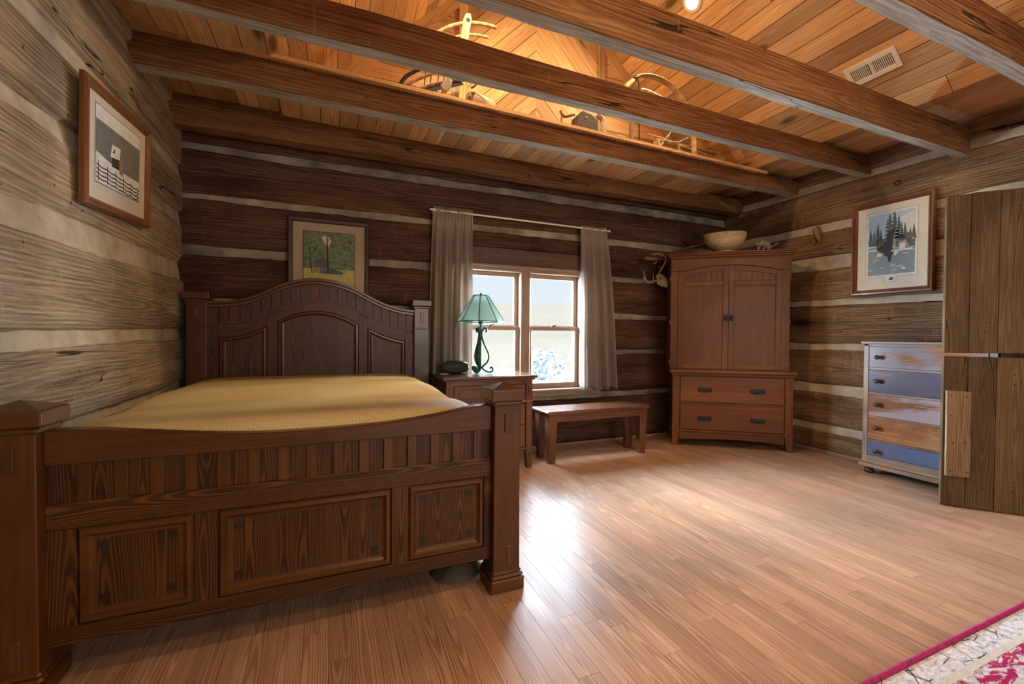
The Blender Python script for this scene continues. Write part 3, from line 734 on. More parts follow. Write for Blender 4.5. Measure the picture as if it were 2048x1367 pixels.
# headboard
hx0, hx1 = -.79, .66
tp = [(hx0,1.325), (-.68,1.332), (-.55,1.355), (-.43,1.412), (-.3,1.477), (-.17,1.514), (-.07,1.522), (.03,1.512), (.16,1.475), (.29,1.41), (.41,1.353), (.54,1.315), (hx1,1.30)]
tps = smooth(tp)
off = lambda P_, d: [(x, z-d) for x, z in P_]
mb = MB(); mb.prism(off(tps, .05) + [(hx1,.25), (hx0,.25)], (0,3.70,0), *XZ, -.03, 0, ax='z'); hb = mb.build('headboard', M['bed'], bed)
mb = MB(); mb.prism(tps + off(tps, .022)[::-1], (0,3.65,0), *XZ, -.07, .012, ax='x'); mb.prism(off(tps, .022) + off(tps, .045)[::-1], (0,3.655,0), *XZ, -.06, 0, ax='x'); mb.build('crest_rail', M['bed_smooth'], hb, .004)
mb = MB()
import bisect
def zt_at(x, P_=tps):
    for (a, za), (b, zb) in zip(P_, P_[1:]):
        if a <= x <= b: return za + (zb-za)*(x-a)/(b-a+1e-9)
    return P_[-1][1]
ns = 22
for i in range(ns):
    a = hx0 + (hx1-hx0)*i/ns + .002; b = hx0 + (hx1-hx0)*(i+1)/ns - .002
    dd = 0 if i % 2 else .005
    mb.prism([(a, zt_at(a)-.18), (b, zt_at(b)-.18), (b, zt_at(b)-.04), (a, zt_at(a)-.04)], (0,3.68,0), *XZ, -.015, dd, ax='z')
mb.build('slat_band', M['bed'], hb)
mb = MB(); lw = [(x, z-.158) for x, z in tps]
mb.prism(lw + off(lw, .012)[::-1], (0,3.665,0), *XZ, -.03, .004, ax='x')
cp0, cp1 = -.352, .222
ct = lambda x: 1.275 - .095*((x-BX+.0)/.29)**2
lp = lambda x: zt_at(x) - .262
mb.prism(off(lw, .012) + [(hx1,.3), (hx0,.3)], (0,3.688,0), *XZ, -.02, 0, ax='x')
for a, b in ((hx0, -.722), (-.42, cp0), (cp1, .288), (.585, hx1)): mb.box((a, 3.668, .3), (b, 3.69, zt_at((a+b)/2)-.2), ax='z', c=.002)
# curved rail above the panels
def rail(x0, x1, f):
    xs = [x0 + (x1-x0)*k/16 for k in range(17)]
    mb.prism([(x, zt_at(x)-.168) for x in xs] + [(x, f(x)) for x in xs[::-1]], (0,3.668,0), *XZ, -.02, 0, ax='x')
rail(-.722, -.42, lp); rail(cp0, cp1, ct); rail(.288, .585, lp)
mb.build('frame', M['bed'], hb)
raised(-.722, -.42, .5, 1.1, 3.676, hb, lp); raised(cp0, cp1, .5, 1.2, 3.676, hb, ct); raised(.288, .585, .5, 1.1, 3.676, hb, lp)
for x0, x1 in ((-.905, -.875), (.715, .745)):
    mb = MB(); mb.box((x0, 1.835, .11), (x1, 3.63, .42), ax='y', c=.005); mb.build('side_rail', M['bed_smooth'], bed)
# quilt
def quilt():
    nx, ny = 64, 72; V = []; F = []
    x0, x1, y0, y1 = -.868, .655, 1.81, 3.625
    prof = []
    # cross profile: hem left, up, across, down right
    for i in range(nx+1):
        u = i/nx
        prof.append(u)
    def cross(u):
        L_ = .36; W = x1-x0; tot = W + 2*L_; s = u*tot; r = .075
        if s < L_: return (x0, .79-r-(L_-r)*(1-s/L_) if s < L_ else 0, 0)
        return None
    for j in range(ny+1):
        y = y0 + (y1-y0)*j/ny
        for i in range(nx+1):
            t = -1 + 2*i/nx
            # superellipse section
            a = t*math.pi*.5*1.06
            sx = math.copysign(abs(math.sin(min(1.57, abs(a)))) ** .42, a)
            cz = max(0, math.cos(a)) ** .16 if abs(a) < 1.57 else 0
            x = (x0+x1)/2 + (x1-x0)/2*sx
            drop = 0 if abs(a) < 1.57 else (abs(a)-1.57)/.095*.30
            top = .785 + .008*noise.noise(Vector((x*2.2, y*1.6, 0))) + .014*math.exp(-((y-2.12)/.16)**2)*(.6+.4*math.sin(x*3+1)) - .012*math.exp(-((y-2.4)/.22)**2) + .008*math.exp(-((y-2.85)/.2)**2)
            e = (y-y0)/.11
            fe = 1 if e > 1 else math.sqrt(max(0, 1-(1-e)**2))
            z = .57 + (top-.57)*cz*(.35+.65*fe) - drop
            V.append((x, y, z))
    for j in range(ny):
        for i in range(nx): F.append((j*(nx+1)+i, j*(nx+1)+i+1, (j+1)*(nx+1)+i+1, (j+1)*(nx+1)+i))
    F.append(tuple(range(nx, -1, -1)))
    mb = MB(); mb.raw(V, F, smooth=True, frame=(Vector((1,0,0)), Vector((0,1,0)), Vector((0,0,1)))); o = mb.build('quilt', M['quilt'], sharp=70)
    tag(o, 'yellow woven quilt spread over the mattress of the bed', 'quilt')
quilt()
# things on the floor by the right foot post
mb = MB(); V = []; F = []; n = 20
for j in range(6):
    q = j/5
    for i in range(n):
        a = 2*math.pi*i/n; rr = (1-.8*q)*(1+.12*math.sin(3*a+1))
        V.append((.545+.125*rr*math.cos(a), 1.93+.085*rr*math.sin(a), .003+.05*math.sin(q*1.57)+.006*math.sin(5*a)*q))
for j in range(5):
    for i in range(n): F.append((j*n+i, j*n+(i+1) % n, (j+1)*n+(i+1) % n, (j+1)*n+i))
F.append(tuple(5*n+i for i in range(n)))
mb.raw(V, F, smooth=True); tag(mb.build('plastic_bag', M['bag']), 'cloudy plastic bag lying on the floor under the footboard', 'bag')
mb = MB(); V = []; F = []
for j in range(9):
    for i in range(12):
        a = 2*math.pi*i/12; b = math.pi*j/8; w = 1+.25*noise.noise(Vector((math.cos(a)*2, math.sin(a)*2, j*.7)))
        V.append((.722+.028*w*math.sin(b)*math.cos(a), 1.885+.026*w*math.sin(b)*math.sin(a), .024-.024*math.cos(b)))
for j in range(8):
    for i in range(12): F.append((j*12+i, j*12+(i+1) % 12, (j+1)*12+(i+1) % 12, (j+1)*12+i))
mb.raw(V, F, smooth=False); tag(mb.build('paper_wad', M['white_paint']), 'crumpled white paper wad behind the right foot post of the bed', 'paper')

# ------------------------------------------------------------------ nightstand
ns_ = thing('nightstand', 'dark red-brown nightstand with panelled drawers beside the bed under the window', 'nightstand', (1.19, 3.48, 0))
nx0, nx1, ny0, ny1 = .83, 1.562, 3.25, 3.645
mb = MB(); mb.box((nx0+.05, ny0+.02, .13), (nx1-.05, ny1, .735), ax='z', c=.003); mb.box((nx0+.01, ny0+.05, .17), (nx0+.03, ny1-.03, .735), ax='z'); mb.box((nx1-.03, ny0+.05, .17), (nx1-.01, ny1-.03, .735), ax='z')
mb.box((nx0, ny0+.006, .155), (nx1, ny1, .172), ax='x', c=.003); mb.box((nx0-.006, ny0-.002, .545), (nx1+.006, ny1, .562), ax='x', c=.004); mb.box((nx0, ny0+.004, .70), (nx1, ny1, .735), ax='x', c=.003)
body = mb.build('body', M['bench'], ns_)
mb = MB(); mb.box((nx0-.035, ny0-.03, .748), (nx1+.035, ny1+.03, .772), ax='x', c=.006); mb.box((nx0-.018, ny0-.016, .733), (nx1+.018, ny1+.01, .749), ax='x', c=.005); mb.build('top', M['bench_top'], ns_)
for x, sx in ((nx0, 1), (nx1, -1)):
    for y, sy in ((ny0, 1), (ny1, -1)):
        mb = MB(); w = .058
        lo = [(x, y), (x+sx*w*.78, y), (x+sx*w*.78, y+sy*w*.78), (x, y+sy*w*.78)]; hi = [(x, y), (x+sx*w, y), (x+sx*w, y+sy*w), (x, y+sy*w)]
        V = [(a, b, 0) for a, b in lo] + [(a, b, .16) for a, b in hi] + [(a, b, .735) for a, b in hi]
        F = [(0,1,2,3), (8,9,10,11)] + [(k*4+i, k*4+(i+1) % 4, k*4+4+(i+1) % 4, k*4+4+i) for k in (0,1) for i in range(4)]
        mb.raw(V, F, 'z')
        if y == ny0: mb.box((x+sx*.018, y-.006, .60), (x+sx*.038, y+.01, .68), ax='z', c=.002); mb.box((x+sx*.016, y-.005, .07), (x+sx*.034, y+.01, .13), ax='z', c=.002)
        mb.build('leg', M['bench'], ns_, .003)
for z0, z1 in ((.563, .70), (.365, .54), (.178, .355)):
    mb = MB(); mb.box((nx0+.064, ny0+.004, z0+.004), (nx1-.064, ny0+.03, z1-.004), ax='x', c=.003); mb.box((nx0+.10, ny0, z0+.03), (nx1-.10, ny0+.01, z1-.03), ax='x', c=.004)
    d = mb.build('drawer', M['bench'], ns_)
# lamp
LX, LY, LZ = 1.186, 3.495, .7725
lamp = thing('table_lamp', 'green table lamp with conical panelled shade and scrolled iron legs on nightstand', 'lamp', (LX, LY, LZ))
def shade(r0, r1, z0, z1, n=8, inset=0):
    V = [(LX+r*math.cos(2*math.pi*(i+.5)/n), LY+r*math.sin(2*math.pi*(i+.5)/n), z) for r, z in ((r0, z0), (r1, z1)) for i in range(n)]
    return V, [(i, (i+1) % n, n+(i+1) % n, n+i) for i in range(n)]
mb = MB(); V, F = shade(.202, .063, 1.212, 1.432); mb.raw(V, F, 'z'); sh = mb.build('lamp_shade', M['shade'], lamp)
mb = MB()
for i in range(8):
    a = Vector(V[i]); b = Vector(V[8+i]); mb.tube([a, b], .0035, 6); mb.tube([a, V[(i+1) % 8]], .005, 6); mb.tube([b, V[8+(i+1) % 8]], .004, 6)
mb.build('shade_rib', M['verdigris'], sh)
mb = MB(); mb.tube([(LX, LY, LZ+.03), (LX, LY, 1.44)], .009, 10); mb.lathe([(.004,0), (.009,.004), (.006,.012), (.002,.018)], (LX, LY, 1.438), 10); mb.lathe([(.02,0), (.02,.02), (.012,.03)], (LX, LY, 1.19), 12); mb.build('stem', M['verdigris'], lamp)
for i in range(3):
    a = R((-25, -128, 105)[i]); dx, dy = math.cos(a), math.sin(a)
    pr = [(.045,1.115), (.052,1.135), (.04,1.15), (.024,1.138), (.012,1.12), (.012,1.08), (.03,1.02), (.062,.95), (.072,.905), (.06,.865), (.026,.83), (.018,.81), (.04,.79), (.075,.778), (.10,.785), (.105,.81), (.09,.82), (.08,.808)]
    pr = smooth([(a, b+.008) for a, b in pr], 5)
    mb = MB(); mb.tube([(LX+r*dx, LY+r*dy, z) for r, z in pr], 1.0, 8, flat=(.017, .009), up=(dx, dy, .01)); mb.build('scroll_leg', M['verdigris'], lamp)
# clock radio
ck = thing('clock_radio', 'dark rounded clock radio on the nightstand by the left curtain', 'clock', (1.0, 3.60, .7725), R(-20))
mb = MB()
def rounded(w, h, r=.5, n=32, e=2.6): return [(math.copysign(abs(math.cos(2*math.pi*i/n))**(2/e), math.cos(2*math.pi*i/n))*w/2, math.copysign(abs(math.sin(2*math.pi*i/n))**(2/e), math.sin(2*math.pi*i/n))*h/2) for i in range(n)]
mb.prism(rounded(.23, .105), (0,0,.053), (1,0,0), (0,0,1), (0,-1,0), -.065, .05, ax='x'); mb.build('body', M['dark_green'], ck, .012, world=False)
mb = MB(); mb.prism(rounded(.15, .04), (0,0,.06), (1,0,0), (0,0,1), (0,-1,0), .048, .055, ax='x'); mb.build('display', M['dark_trim'], ck, .003, world=False)
mb = MB(); mb.tube([(.10*math.cos(a), -.052, .05+.045*math.sin(a)) for a in [R(20+q*14) for q in range(11)]], .004, 8); mb.build('face_trim', M['dark_trim'], ck, world=False)
mb = MB(); mb.box((.85, 3.50, .7725), (.915, 3.58, .7745)); tag(mb.build('note_card', M['paper']), 'small pale card lying on left corner of nightstand', 'card')

# ------------------------------------------------------------------ curtains
def curtain(name, xt0, xt1, xb0, xb1, zt, zb, label, seed, nf, y=3.738):
    nx, nz = 110, 40; V = []; F = []
    for j in range(nz+1):
        v = j/nz; z = zt + (zb-zt)*v
        for i in range(nx+1):
            u = i/nx
            e = v**.8
            x = (xt0+(xt1-xt0)*u)*(1-e) + (xb0+(xb1-xb0)*u)*e
            f1 = math.sin(u*nf*math.pi*2 + seed + .8*math.sin(u*5+seed)); f2 = math.sin(u*34*math.pi + seed)
            am = .012 + .026*min(1, v*2.2); g = max(0, 1-v*7)
            dy = am*(1-g*.8)*f1 + .010*g*f2 + .008*noise.noise(Vector((u*6, v*3, seed)))
            if v < .045: dy += .006*math.sin(u*90)
            zz = z + .006*f1*v + (.006*f2 if j == 0 else 0)
            V.append((x + .008*math.cos(u*nf*6.28)*v, y + dy, zz))
    for j in range(nz):
        for i in range(nx): F.append((j*(nx+1)+i, j*(nx+1)+i+1, (j+1)*(nx+1)+i+1, (j+1)*(nx+1)+i))
    mb = MB(); mb.raw(V, F, smooth=True); o = mb.build(name, M['curtain'], sharp=180)
    m = o.modifiers.new('Solidify', 'SOLIDIFY'); m.thickness = .002
    tag(o, label, 'curtain', 'linen window curtains')
curtain('curtain', .832, 1.19, .79, 1.195, 2.215, .545, 'beige linen curtain panel hanging behind the lamp, left of the window', .6, 4.5)
curtain('curtain', 2.315, 2.618, 2.325, 2.775, 2.20, .555, 'beige linen curtain panel above the bench, on the side towards the armoire', 2.1, 3.5)
rod = thing('curtain_rod', 'thin white curtain rod across the top of the window', 'curtain rod', (1.7, 3.738, 2.17))
mb = MB(); mb.tube([(.80, 3.738, 2.178), (2.645, 3.738, 2.172)], .0085, 12); mb.build('rod', M['white_paint'], rod)
mb = MB(); mb.lathe([(.006,0), (.013,.006), (.013,.016), (.005,.02)], (2.645, 3.738, 2.172), 12, M=Matrix.Rotation(R(90), 4, 'Y')); mb.build('finial', M['white_paint'], rod)
for x in (.84, 2.60):
    mb = MB(); mb.box((x-.008, 3.728, 2.16), (x+.008, 3.81, 2.19), c=.003); mb.build('bracket', M['white_paint'], rod)

# ------------------------------------------------------------------ bench
bn = thing('bench', 'low dark wooden bench with tapered legs below the window', 'bench', (2.24, 3.4, 0))
mb = MB(); mb.box((1.70, 3.235, .425), (2.78, 3.555, .452), ax='x', c=.007); mb.build('seat', M['bench_top'], bn)
mb = MB(); mb.box((1.80, 3.262, .355), (2.69, 3.284, .425), ax='x', c=.003); mb.build('front_apron', M['bench'], bn)
mb = MB(); mb.box((1.80, 3.506, .355), (2.69, 3.528, .425), ax='x', c=.003); mb.build('back_apron', M['bench'], bn)
for x in (1.745, 2.715):
    mb = MB(); pts = [(3.30,.425), (3.30,.36), (3.33,.385), (3.395,.395), (3.46,.385), (3.49,.36), (3.49,.425)]
    mb.prism(pts, (x,0,0), (0,1,0), (0,0,1), (1,0,0), 0, .022, ax='y'); mb.build('side_apron', M['bench'], bn, .003)
for x, sx in ((1.722, 1), (2.762, -1)):
    for y, sy in ((3.255, 1), (3.535, -1)):
        mb = MB(); w, b = .085, .058
        q = lambda k, o: [(x+sx*o, y+sy*o), (x+sx*(o+k), y+sy*o), (x+sx*(o+k), y+sy*(o+k)), (x+sx*o, y+sy*(o+k))]
        V = [(a, c, 0) for a, c in q(b, .012)] + [(a, c, .425) for a, c in q(w, 0)]
        mb.raw(V, [(0,1,2,3), (4,5,6,7)] + [(i, (i+1) % 4, 4+(i+1) % 4, 4+i) for i in range(4)], 'z'); mb.build('leg', M['bench'], bn, .004)

# ------------------------------------------------------------------ armoire (local: x along front, y to the back)
AP = Vector((3.233, 3.377, 0)); AA = math.atan2(2.749-3.377, 4.074-3.233)
ar = thing('armoire', 'tall red-brown corner armoire with arched double doors and two drawers', 'armoire', AP, AA)
def A_(mb, name, mat='armoire', par=None, bevel=0): return mb.build(name, M[mat], par or ar, bevel, world=False)
DP = .40
mb = MB(); mb.box((-.03, .02, .165), (1.03, DP, .71), ax='x')
for a, b in ((-.04, .03), (.975, 1.046)): mb.box((a, 0, .15), (b, .06, .715), ax='z', c=.003); mb.box((a+.02, -.007, .60), (b-.02, .01, .685), ax='z', c=.003)
mb.box((-.046, -.006, .148), (1.052, DP, .166), ax='x', c=.004)
mb.box((.03, .003, .43), (.975, .03, .442), ax='x'); low = A_(mb, 'lower_case')
arch = [(.03,.15)] + [(.975,.15)] + [(.03+.945*(1-k/24), .068+.02*math.sin(math.pi*k/24)) for k in range(25)]
mb = MB(); mb.prism(arch, (0,0,0), (1,0,0), (0,0,1), (0,-1,0), -.025, -.004, ax='x'); A_(mb, 'base_rail')
for (x0, x1, s) in ((-.04, .03, 1), (1.046, .976, -1)):
    for y0, y1, t in ((0, .07, 1), (DP, DP-.07, -1)):
        mb = MB(); V = [(x0+s*.002, y0, 0), (x0+s*.05, y0, 0), (x0+s*.05, y0+t*.05, 0), (x0+s*.002, y0+t*.05, 0), (x0, y0, .15), (x1, y0, .15), (x1, y1, .15), (x0, y1, .15)]
        mb.raw(V, [(0,1,2,3), (4,5,6,7)] + [(i, (i+1) % 4, 4+(i+1) % 4, 4+i) for i in range(4)], 'z'); A_(mb, 'leg', bevel=.003)
mb = MB(); mb.box((-.068, -.03, .735), (1.07, DP+.01, .772), ax='x', c=.006); mb.box((-.055, -.016, .712), (1.058, DP, .736), ax='x', c=.006); A_(mb, 'waist_moulding')
for z0, z1, zc in ((.445, .703, .573), (.168, .428, .289)):
    mb = MB(); mb.box((.034, -.002, z0+.003), (.971, .02, z1-.003), ax='x', c=.004); dr = A_(mb, 'drawer')
    for u in (.262, .738):
        mb = MB(); mb.box((u-.064, -.006, zc-.018), (u+.064, -.001, zc+.02), c=.002)
        mb.tube(smooth([(u-.058, -.012), (u-.03, -.018), (u+.03, -.018), (u+.058, -.012)], 4) and [(a, b, zc-.012-.008*(1-((a-u)/.058)**2)) for a, b in smooth([(u-.058, -.012), (u-.03, -.02), (u+.03, -.02), (u+.058, -.012)], 4)], .005, 8)
        for q in (-.056, .056): mb.box((u+q-.006, -.016, zc-.016), (u+q+.006, -.002, zc+.004), c=.002)
        A_(mb, 'pull', 'iron', dr)
# upper cabinet
UD = .02
mb = MB(); mb.box((-.05, .045, .772), (.995, DP-.02, 1.875), ax='z')
for a, b in ((-.066, .004), (.941, 1.011)): mb.box((a, UD, .772), (b, DP-.01, 1.875), ax='z', c=.003)
up = A_(mb, 'upper_case')
zarch = lambda u: 1.75 + .055*max(0, 1-((u-.472)/.43)**2)
us = [-.066 + 1.077*k/40 for k in range(41)]
mb = MB(); mb.prism([(u, zarch(u)) for u in us] + [(1.011, 1.88), (-.066, 1.88)], (0,0,0), (1,0,0), (0,0,1), (0,-1,0), -.045, -.01, ax='x')
mb.box((-.07, .004, 1.752), (.0, .03, 1.87), ax='z', c=.003); mb.box((.946, .004, 1.752), (1.016, .03, 1.87), ax='z', c=.003)
mb.box((-.046, -.002, 1.775), (-.024, .01, 1.845), ax='z', c=.003); mb.box((.970, -.002, 1.775), (.992, .01, 1.845), ax='z', c=.003); A_(mb, 'frieze')
mb = MB()
for i, (e, z0, z1) in enumerate(((.0, 1.868, 1.884), (.014, 1.882, 1.902), (.03, 1.90, 1.915), (.036, 1.914, 1.934))): mb.box((-.072-e, .004-e, z0), (1.017+e, DP+.01, z1), ax='x', c=.005)
A_(mb, 'cornice')
for u0, u1, hu in ((.006, .4705, .447), (.4735, .939, .497)):
    mb = MB(); f0, f1 = .022, .042; st = .05
    zt = lambda u: zarch(u) - .003
    xs = [u0 + (u1-u0)*k/16 for k in range(17)]
    for a, b in ((u0, u0+st), (u1-st, u1)):
        ks = [a + (b-a)*k/6 for k in range(7)]
        mb.prism([(a, .776), (b, .776)] + [(u, zt(u)) for u in ks[::-1]], (0,0,0), (1,0,0), (0,0,1), (0,-1,0), -f1, -f0, ax='z')
    mb.box((u0+st, f0, .776), (u1-st, f1, .832), ax='x', c=.003); mb.box((u0+st, f0, 1.60), (u1-st, f1, 1.652), ax='x', c=.003)
    ks = [u0+st + (u1-u0-2*st)*k/12 for k in range(13)]
    mb.prism([(u, zt(u)-.048) for u in ks] + [(u, zt(u)) for u in ks[::-1]], (0,0,0), (1,0,0), (0,0,1), (0,-1,0), -f1, -f0, ax='x')
    dr = A_(mb, 'door', bevel=.002)
    mb = MB(); mb.box((u0+st-.01, f0+.012, .825), (u1-st+.01, f1, 1.605), ax='z'); A_(mb, 'door_panel', par=dr)
    mb = MB(); w = (u1-u0-2*st)/7
    for k in range(7):
        a = u0+st+k*w; b = a+w-.003
        mb.prism([(a, 1.648), (b, 1.648), (b, zt(b)-.045), (a, zt(a)-.045)], (0,0,0), (1,0,0), (0,0,1), (0,-1,0), -f1, -f0-(.009 if k % 2 else .013), ax='z')
    A_(mb, 'slat_band', par=dr)
    mb = MB(); mb.box((hu-.017, f0-.004, 1.253), (hu+.017, f0, 1.316), c=.002); mb.lathe([(.011,0), (.012,.006), (.007,.012)], n=12, M=Matrix.Translation((hu, f0-.002, 1.295)) @ Matrix.Rotation(R(90), 4, 'X'))
    mb.tube([(hu+.015*math.cos(a), f0-.012, 1.28+.015*math.sin(a)) for a in [2*math.pi*k/16 for k in range(17)]], .003, 8); A_(mb, 'pull', 'iron', dr)
    mb = MB(); hx = -.069 if u0 < .1 else 1.014
    for zz in (.84, 1.24, 1.68):
        mb = MB(); mb.tube([(hx, .03, zz-.022), (hx, .03, zz+.022)], .005, 8); A_(mb, 'hinge', 'silver', dr)

# on top of the armoire
def W(u, d, z): return AP + Vector((math.cos(AA), math.sin(AA), 0))*u + Vector((-math.sin(AA), math.cos(AA), 0))*d + Vector((0,0,z))
bc = W(.455, .16, 1.942)
mb = MB(); mb.lathe([(.0,.0), (.098,.0), (.098,.02), (.09,.028), (.12,.038), (.168,.085), (.192,.135), (.192,.152), (.2,.165), (.2,.192), (.19,.197), (.183,.19), (.178,.15), (.11,.06), (.0,.05)], (0,0,0), 48, ax='x')
bo = mb.build('wooden_bowl', [M['bowl']], None); bo.location = bc; bo.rotation_euler = (R(3), R(-3.5), 0)
tag(bo, 'large pale turned wooden bowl on top of the armoire', 'bowl')
mb = MB(); st = [(3.02, 3.62, 1.906), (3.12, 3.63, 1.908), (3.3, 3.65, 1.937), (3.46, 3.67, 1.99), (3.58, 3.675, 2.045), (3.74, 3.67, 2.10), (3.93, 3.62, 2.15)]
mb.tube(st, [.022, .024, .023, .024, .022, .02, .016], 10, ax='x'); tag(mb.build('walking_stick', M['stick']), 'long bent brown stick leaning in the corner behind the bowl', 'stick')
fg = thing('driftwood_figure', 'small gnarled grey driftwood figure on the right end of the armoire top', 'ornament', W(.80, .13, 1.934))
mb = MB(); c0 = W(.80, .13, 1.934); e1 = Vector((math.cos(AA), math.sin(AA), 0))
def F_(a, z): return c0 + e1*a + Vector((0,0,z))
mb.tube([F_(-.075,.085), F_(-.04,.08), F_(0,.09), F_(.03,.075), F_(.055,.045), F_(.05,.012)], [.014,.022,.034,.036,.026,.012], 10)
mb.tube([F_(-.03,.075), F_(-.04,.04), F_(-.05,.006)], [.016,.013,.012], 8); mb.tube([F_(.02,.07), F_(.005,.035), F_(0,.004)], [.016,.012,.01], 8)
mb.tube([F_(.0,.11), F_(-.02,.125), F_(-.035,.105)], [.012,.01,.004], 8); mb.build('body', M['stone'], fg)
mb = MB(); mb.tube([F_(.045,.02), F_(.085,.055), F_(.13,.088)], [.004,.005,.006], 8); mb.build('stick', M['silver'], fg)
# deer skull with antlers hung left of the armoire
sk = thing('deer_skull', 'small deer skull with antlers hung on back wall left of armoire', 'skull', (3.292,3.72,1.70))
mb = MB(); mb.tube([(3.272,3.72,1.755), (3.287,3.69,1.725), (3.302,3.665,1.69), (3.317,3.65,1.66), (3.332,3.645,1.625)], [.028,.046,.045,.032,.014], 12); mb.tube([(3.257,3.70,1.70), (3.272,3.68,1.665), (3.302,3.665,1.635)], [.022,.024,.012], 8)
s_ = mb.build('cranium', M['bone'], sk)
for c in ((3.320,3.655,1.705), (3.260,3.655,1.715)):
    mb = MB(); mb.lathe([(.0,-.006), (.012,-.004), (.014,.003), (.0,.004)], c, 12, M=Matrix.Rotation(R(80), 4, 'X')); mb.build('eye_socket', M['black'], s_)
an1 = smooth([(3.303, 3.7), (3.30, 3.68), (3.302, 3.66)])
for pts in ([[(3.272,3.71,1.755), (3.272,3.68,1.80), (3.277,3.63,1.86), (3.262,3.58,1.91), (3.202,3.56,1.94), (3.132,3.57,1.955), (3.072,3.59,1.945)], [(3.122,3.57,1.955), (3.087,3.565,1.938)], [(3.132,3.58,1.87), (3.112,3.58,1.855), (3.087,3.58,1.845)], [(3.267,3.66,1.79), (3.222,3.63,1.815), (3.187,3.61,1.835)]],
            [[(3.252,3.71,1.70), (3.192,3.68,1.685), (3.122,3.64,1.665), (3.052,3.61,1.655), (3.007,3.59,1.67), (2.982,3.58,1.715), (2.957,3.575,1.765)], [(3.017,3.595,1.665), (2.982,3.59,1.69), (2.972,3.585,1.71)], [(3.162,3.66,1.675), (3.137,3.63,1.72), (3.112,3.61,1.755)]]):
    mb = MB()
    for i, p in enumerate(pts):
        n = len(p); mb.tube(p, [(.0125 if i == 0 else .007)*(1-.75*k/(n-1)) for k in range(n)], 8)
    mb.build('antler', M['antler'], sk)

# ------------------------------------------------------------------ chest of drawers
cd = thing('chest_of_drawers', 'narrow tall chest with orange-brown drawers and painted-in bluish window reflections behind the open plank door', 'chest of drawers', (4.19, 1.77, 0))
cx, cy0, cy1 = 4.04, 1.38, 2.155
mb = MB(); mb.box((cx+.012, cy0, .10), (4.335, cy1, 1.05), ax='z'); mb.box((cx, cy1-.038, .10), (cx+.04, cy1, 1.05), ax='z', c=.003); mb.box((cx, cy0, .10), (cx+.04, cy0+.038, 1.05), ax='z', c=.003)
mb.box((cx, cy0, 1.036), (cx+.04, cy1, 1.05), ax='y'); mb.box((cx+.002, cy0+.03, .105), (cx+.04, cy1-.03, .15), ax='y', c=.003)
for z in (.853, .655, .464, .276): mb.box((cx+.004, cy0+.03, z-.005), (cx+.04, cy1-.03, z+.005), ax='y')
mb.build('case', M['chest'], cd)
mb = MB(); mb.box((cx-.018, cy0-.015, 1.05), (4.34, cy1+.014, 1.072), ax='y', c=.006); mb.build('top', M['chest'], cd)
mb = MB(); mb.box((cx-.02, cy0-.02, .055), (4.335, cy1+.018, .085), ax='y', c=.006); mb.box((cx-.008, cy0-.008, .085), (4.335, cy1+.008, .108), ax='y', c=.008); mb.build('base_moulding', M['chest'], cd)
for y in (cy1-.04, cy0+.04):
    for x in (cx+.03, 4.29):
        mb = MB(); mb.lathe([(.018,0), (.03,.008), (.036,.022), (.03,.036), (.018,.043), (.022,.055)], (x, y, 0), 18); mb.build('foot', M['leather'], cd)
for i, (z0, z1, zk) in enumerate(((.86,1.034,.945), (.66,.847,.756), (.47,.649,.569), (.282,.458,.381), (.154,.27,.195))):
    mb = MB(); mb.box((cx-.004, cy0+.042, z0+.003), (cx+.02, cy1-.041, z1-.003), ax='y', c=.003); d = mb.build('drawer', M['drawer%d' % i], cd)
    for y in (2.045, cy0+.11):
        mb = MB(); mb.lathe([(.008,0), (.008,.014), (.017,.02), (.019,.03), (.013,.037), (.003,.04)], n=16, M=Matrix.Translation((cx-.004, y, zk)) @ Matrix.Rotation(R(-90), 4, 'Y')); mb.build('knob', M['leather'], d)

# ------------------------------------------------------------------ pictures (local: x right, z up, facing -y)
def frame_mb(w, h, prof):
    """prof: (inset, depth towards the viewer)"""
    mb = MB()
    corners = lambda i: [(-w/2+i, -h/2+i), (w/2-i, -h/2+i), (w/2-i, h/2-i), (-w/2+i, h/2-i)]
    for s in range(4):
        V = []; F = []; n = len(prof)
        for i, d in prof:
            c = corners(i); a, b = c[s], c[(s+1) % 4]; V += [(a[0], -d, a[1]), (b[0], -d, b[1])]
        for k in range(n-1): F.append((2*k, 2*k+1, 2*k+3, 2*k+2))
        mb.raw(V, F, 'x' if s % 2 == 0 else 'z')
    return mb
def flat(mb, pts, lay, mi=0): mb.raw([(x, -lay, z) for x, z in pts], [tuple(range(len(pts)))], 'x', mi=mi)
def rect(x0, z0, x1, z1): return [(x0,z0), (x1,z0), (x1,z1), (x0,z1)]
def picture(name, label, w, h, prof, fm, mat_m, opening, loc, rot, art, artm):
    p = thing(name, label, 'picture'); p.location = loc; p.rotation_euler = rot
    frame_mb(w, h, prof).build('frame', M[fm], p, world=False, sharp=20)
    mb = MB(); i = prof[-1][0]-.003
    mb.box((-w/2+.008, -.006, -h/2+.008), (w/2-.008, -.001, h/2-.008)); flat(mb, rect(-w/2+i, -h/2+i, w/2-i, h/2-i), .008); mb.build('mat', M[mat_m], p, world=False)
    mb = MB(); art(mb, opening); mb.build('print', artm, p, world=False)
    return p
std = [(0,0), (0,.018), (.006,.026), (.02,.027), (.03,.02), (.034,.021), (.042,.012), (.042,.006)]
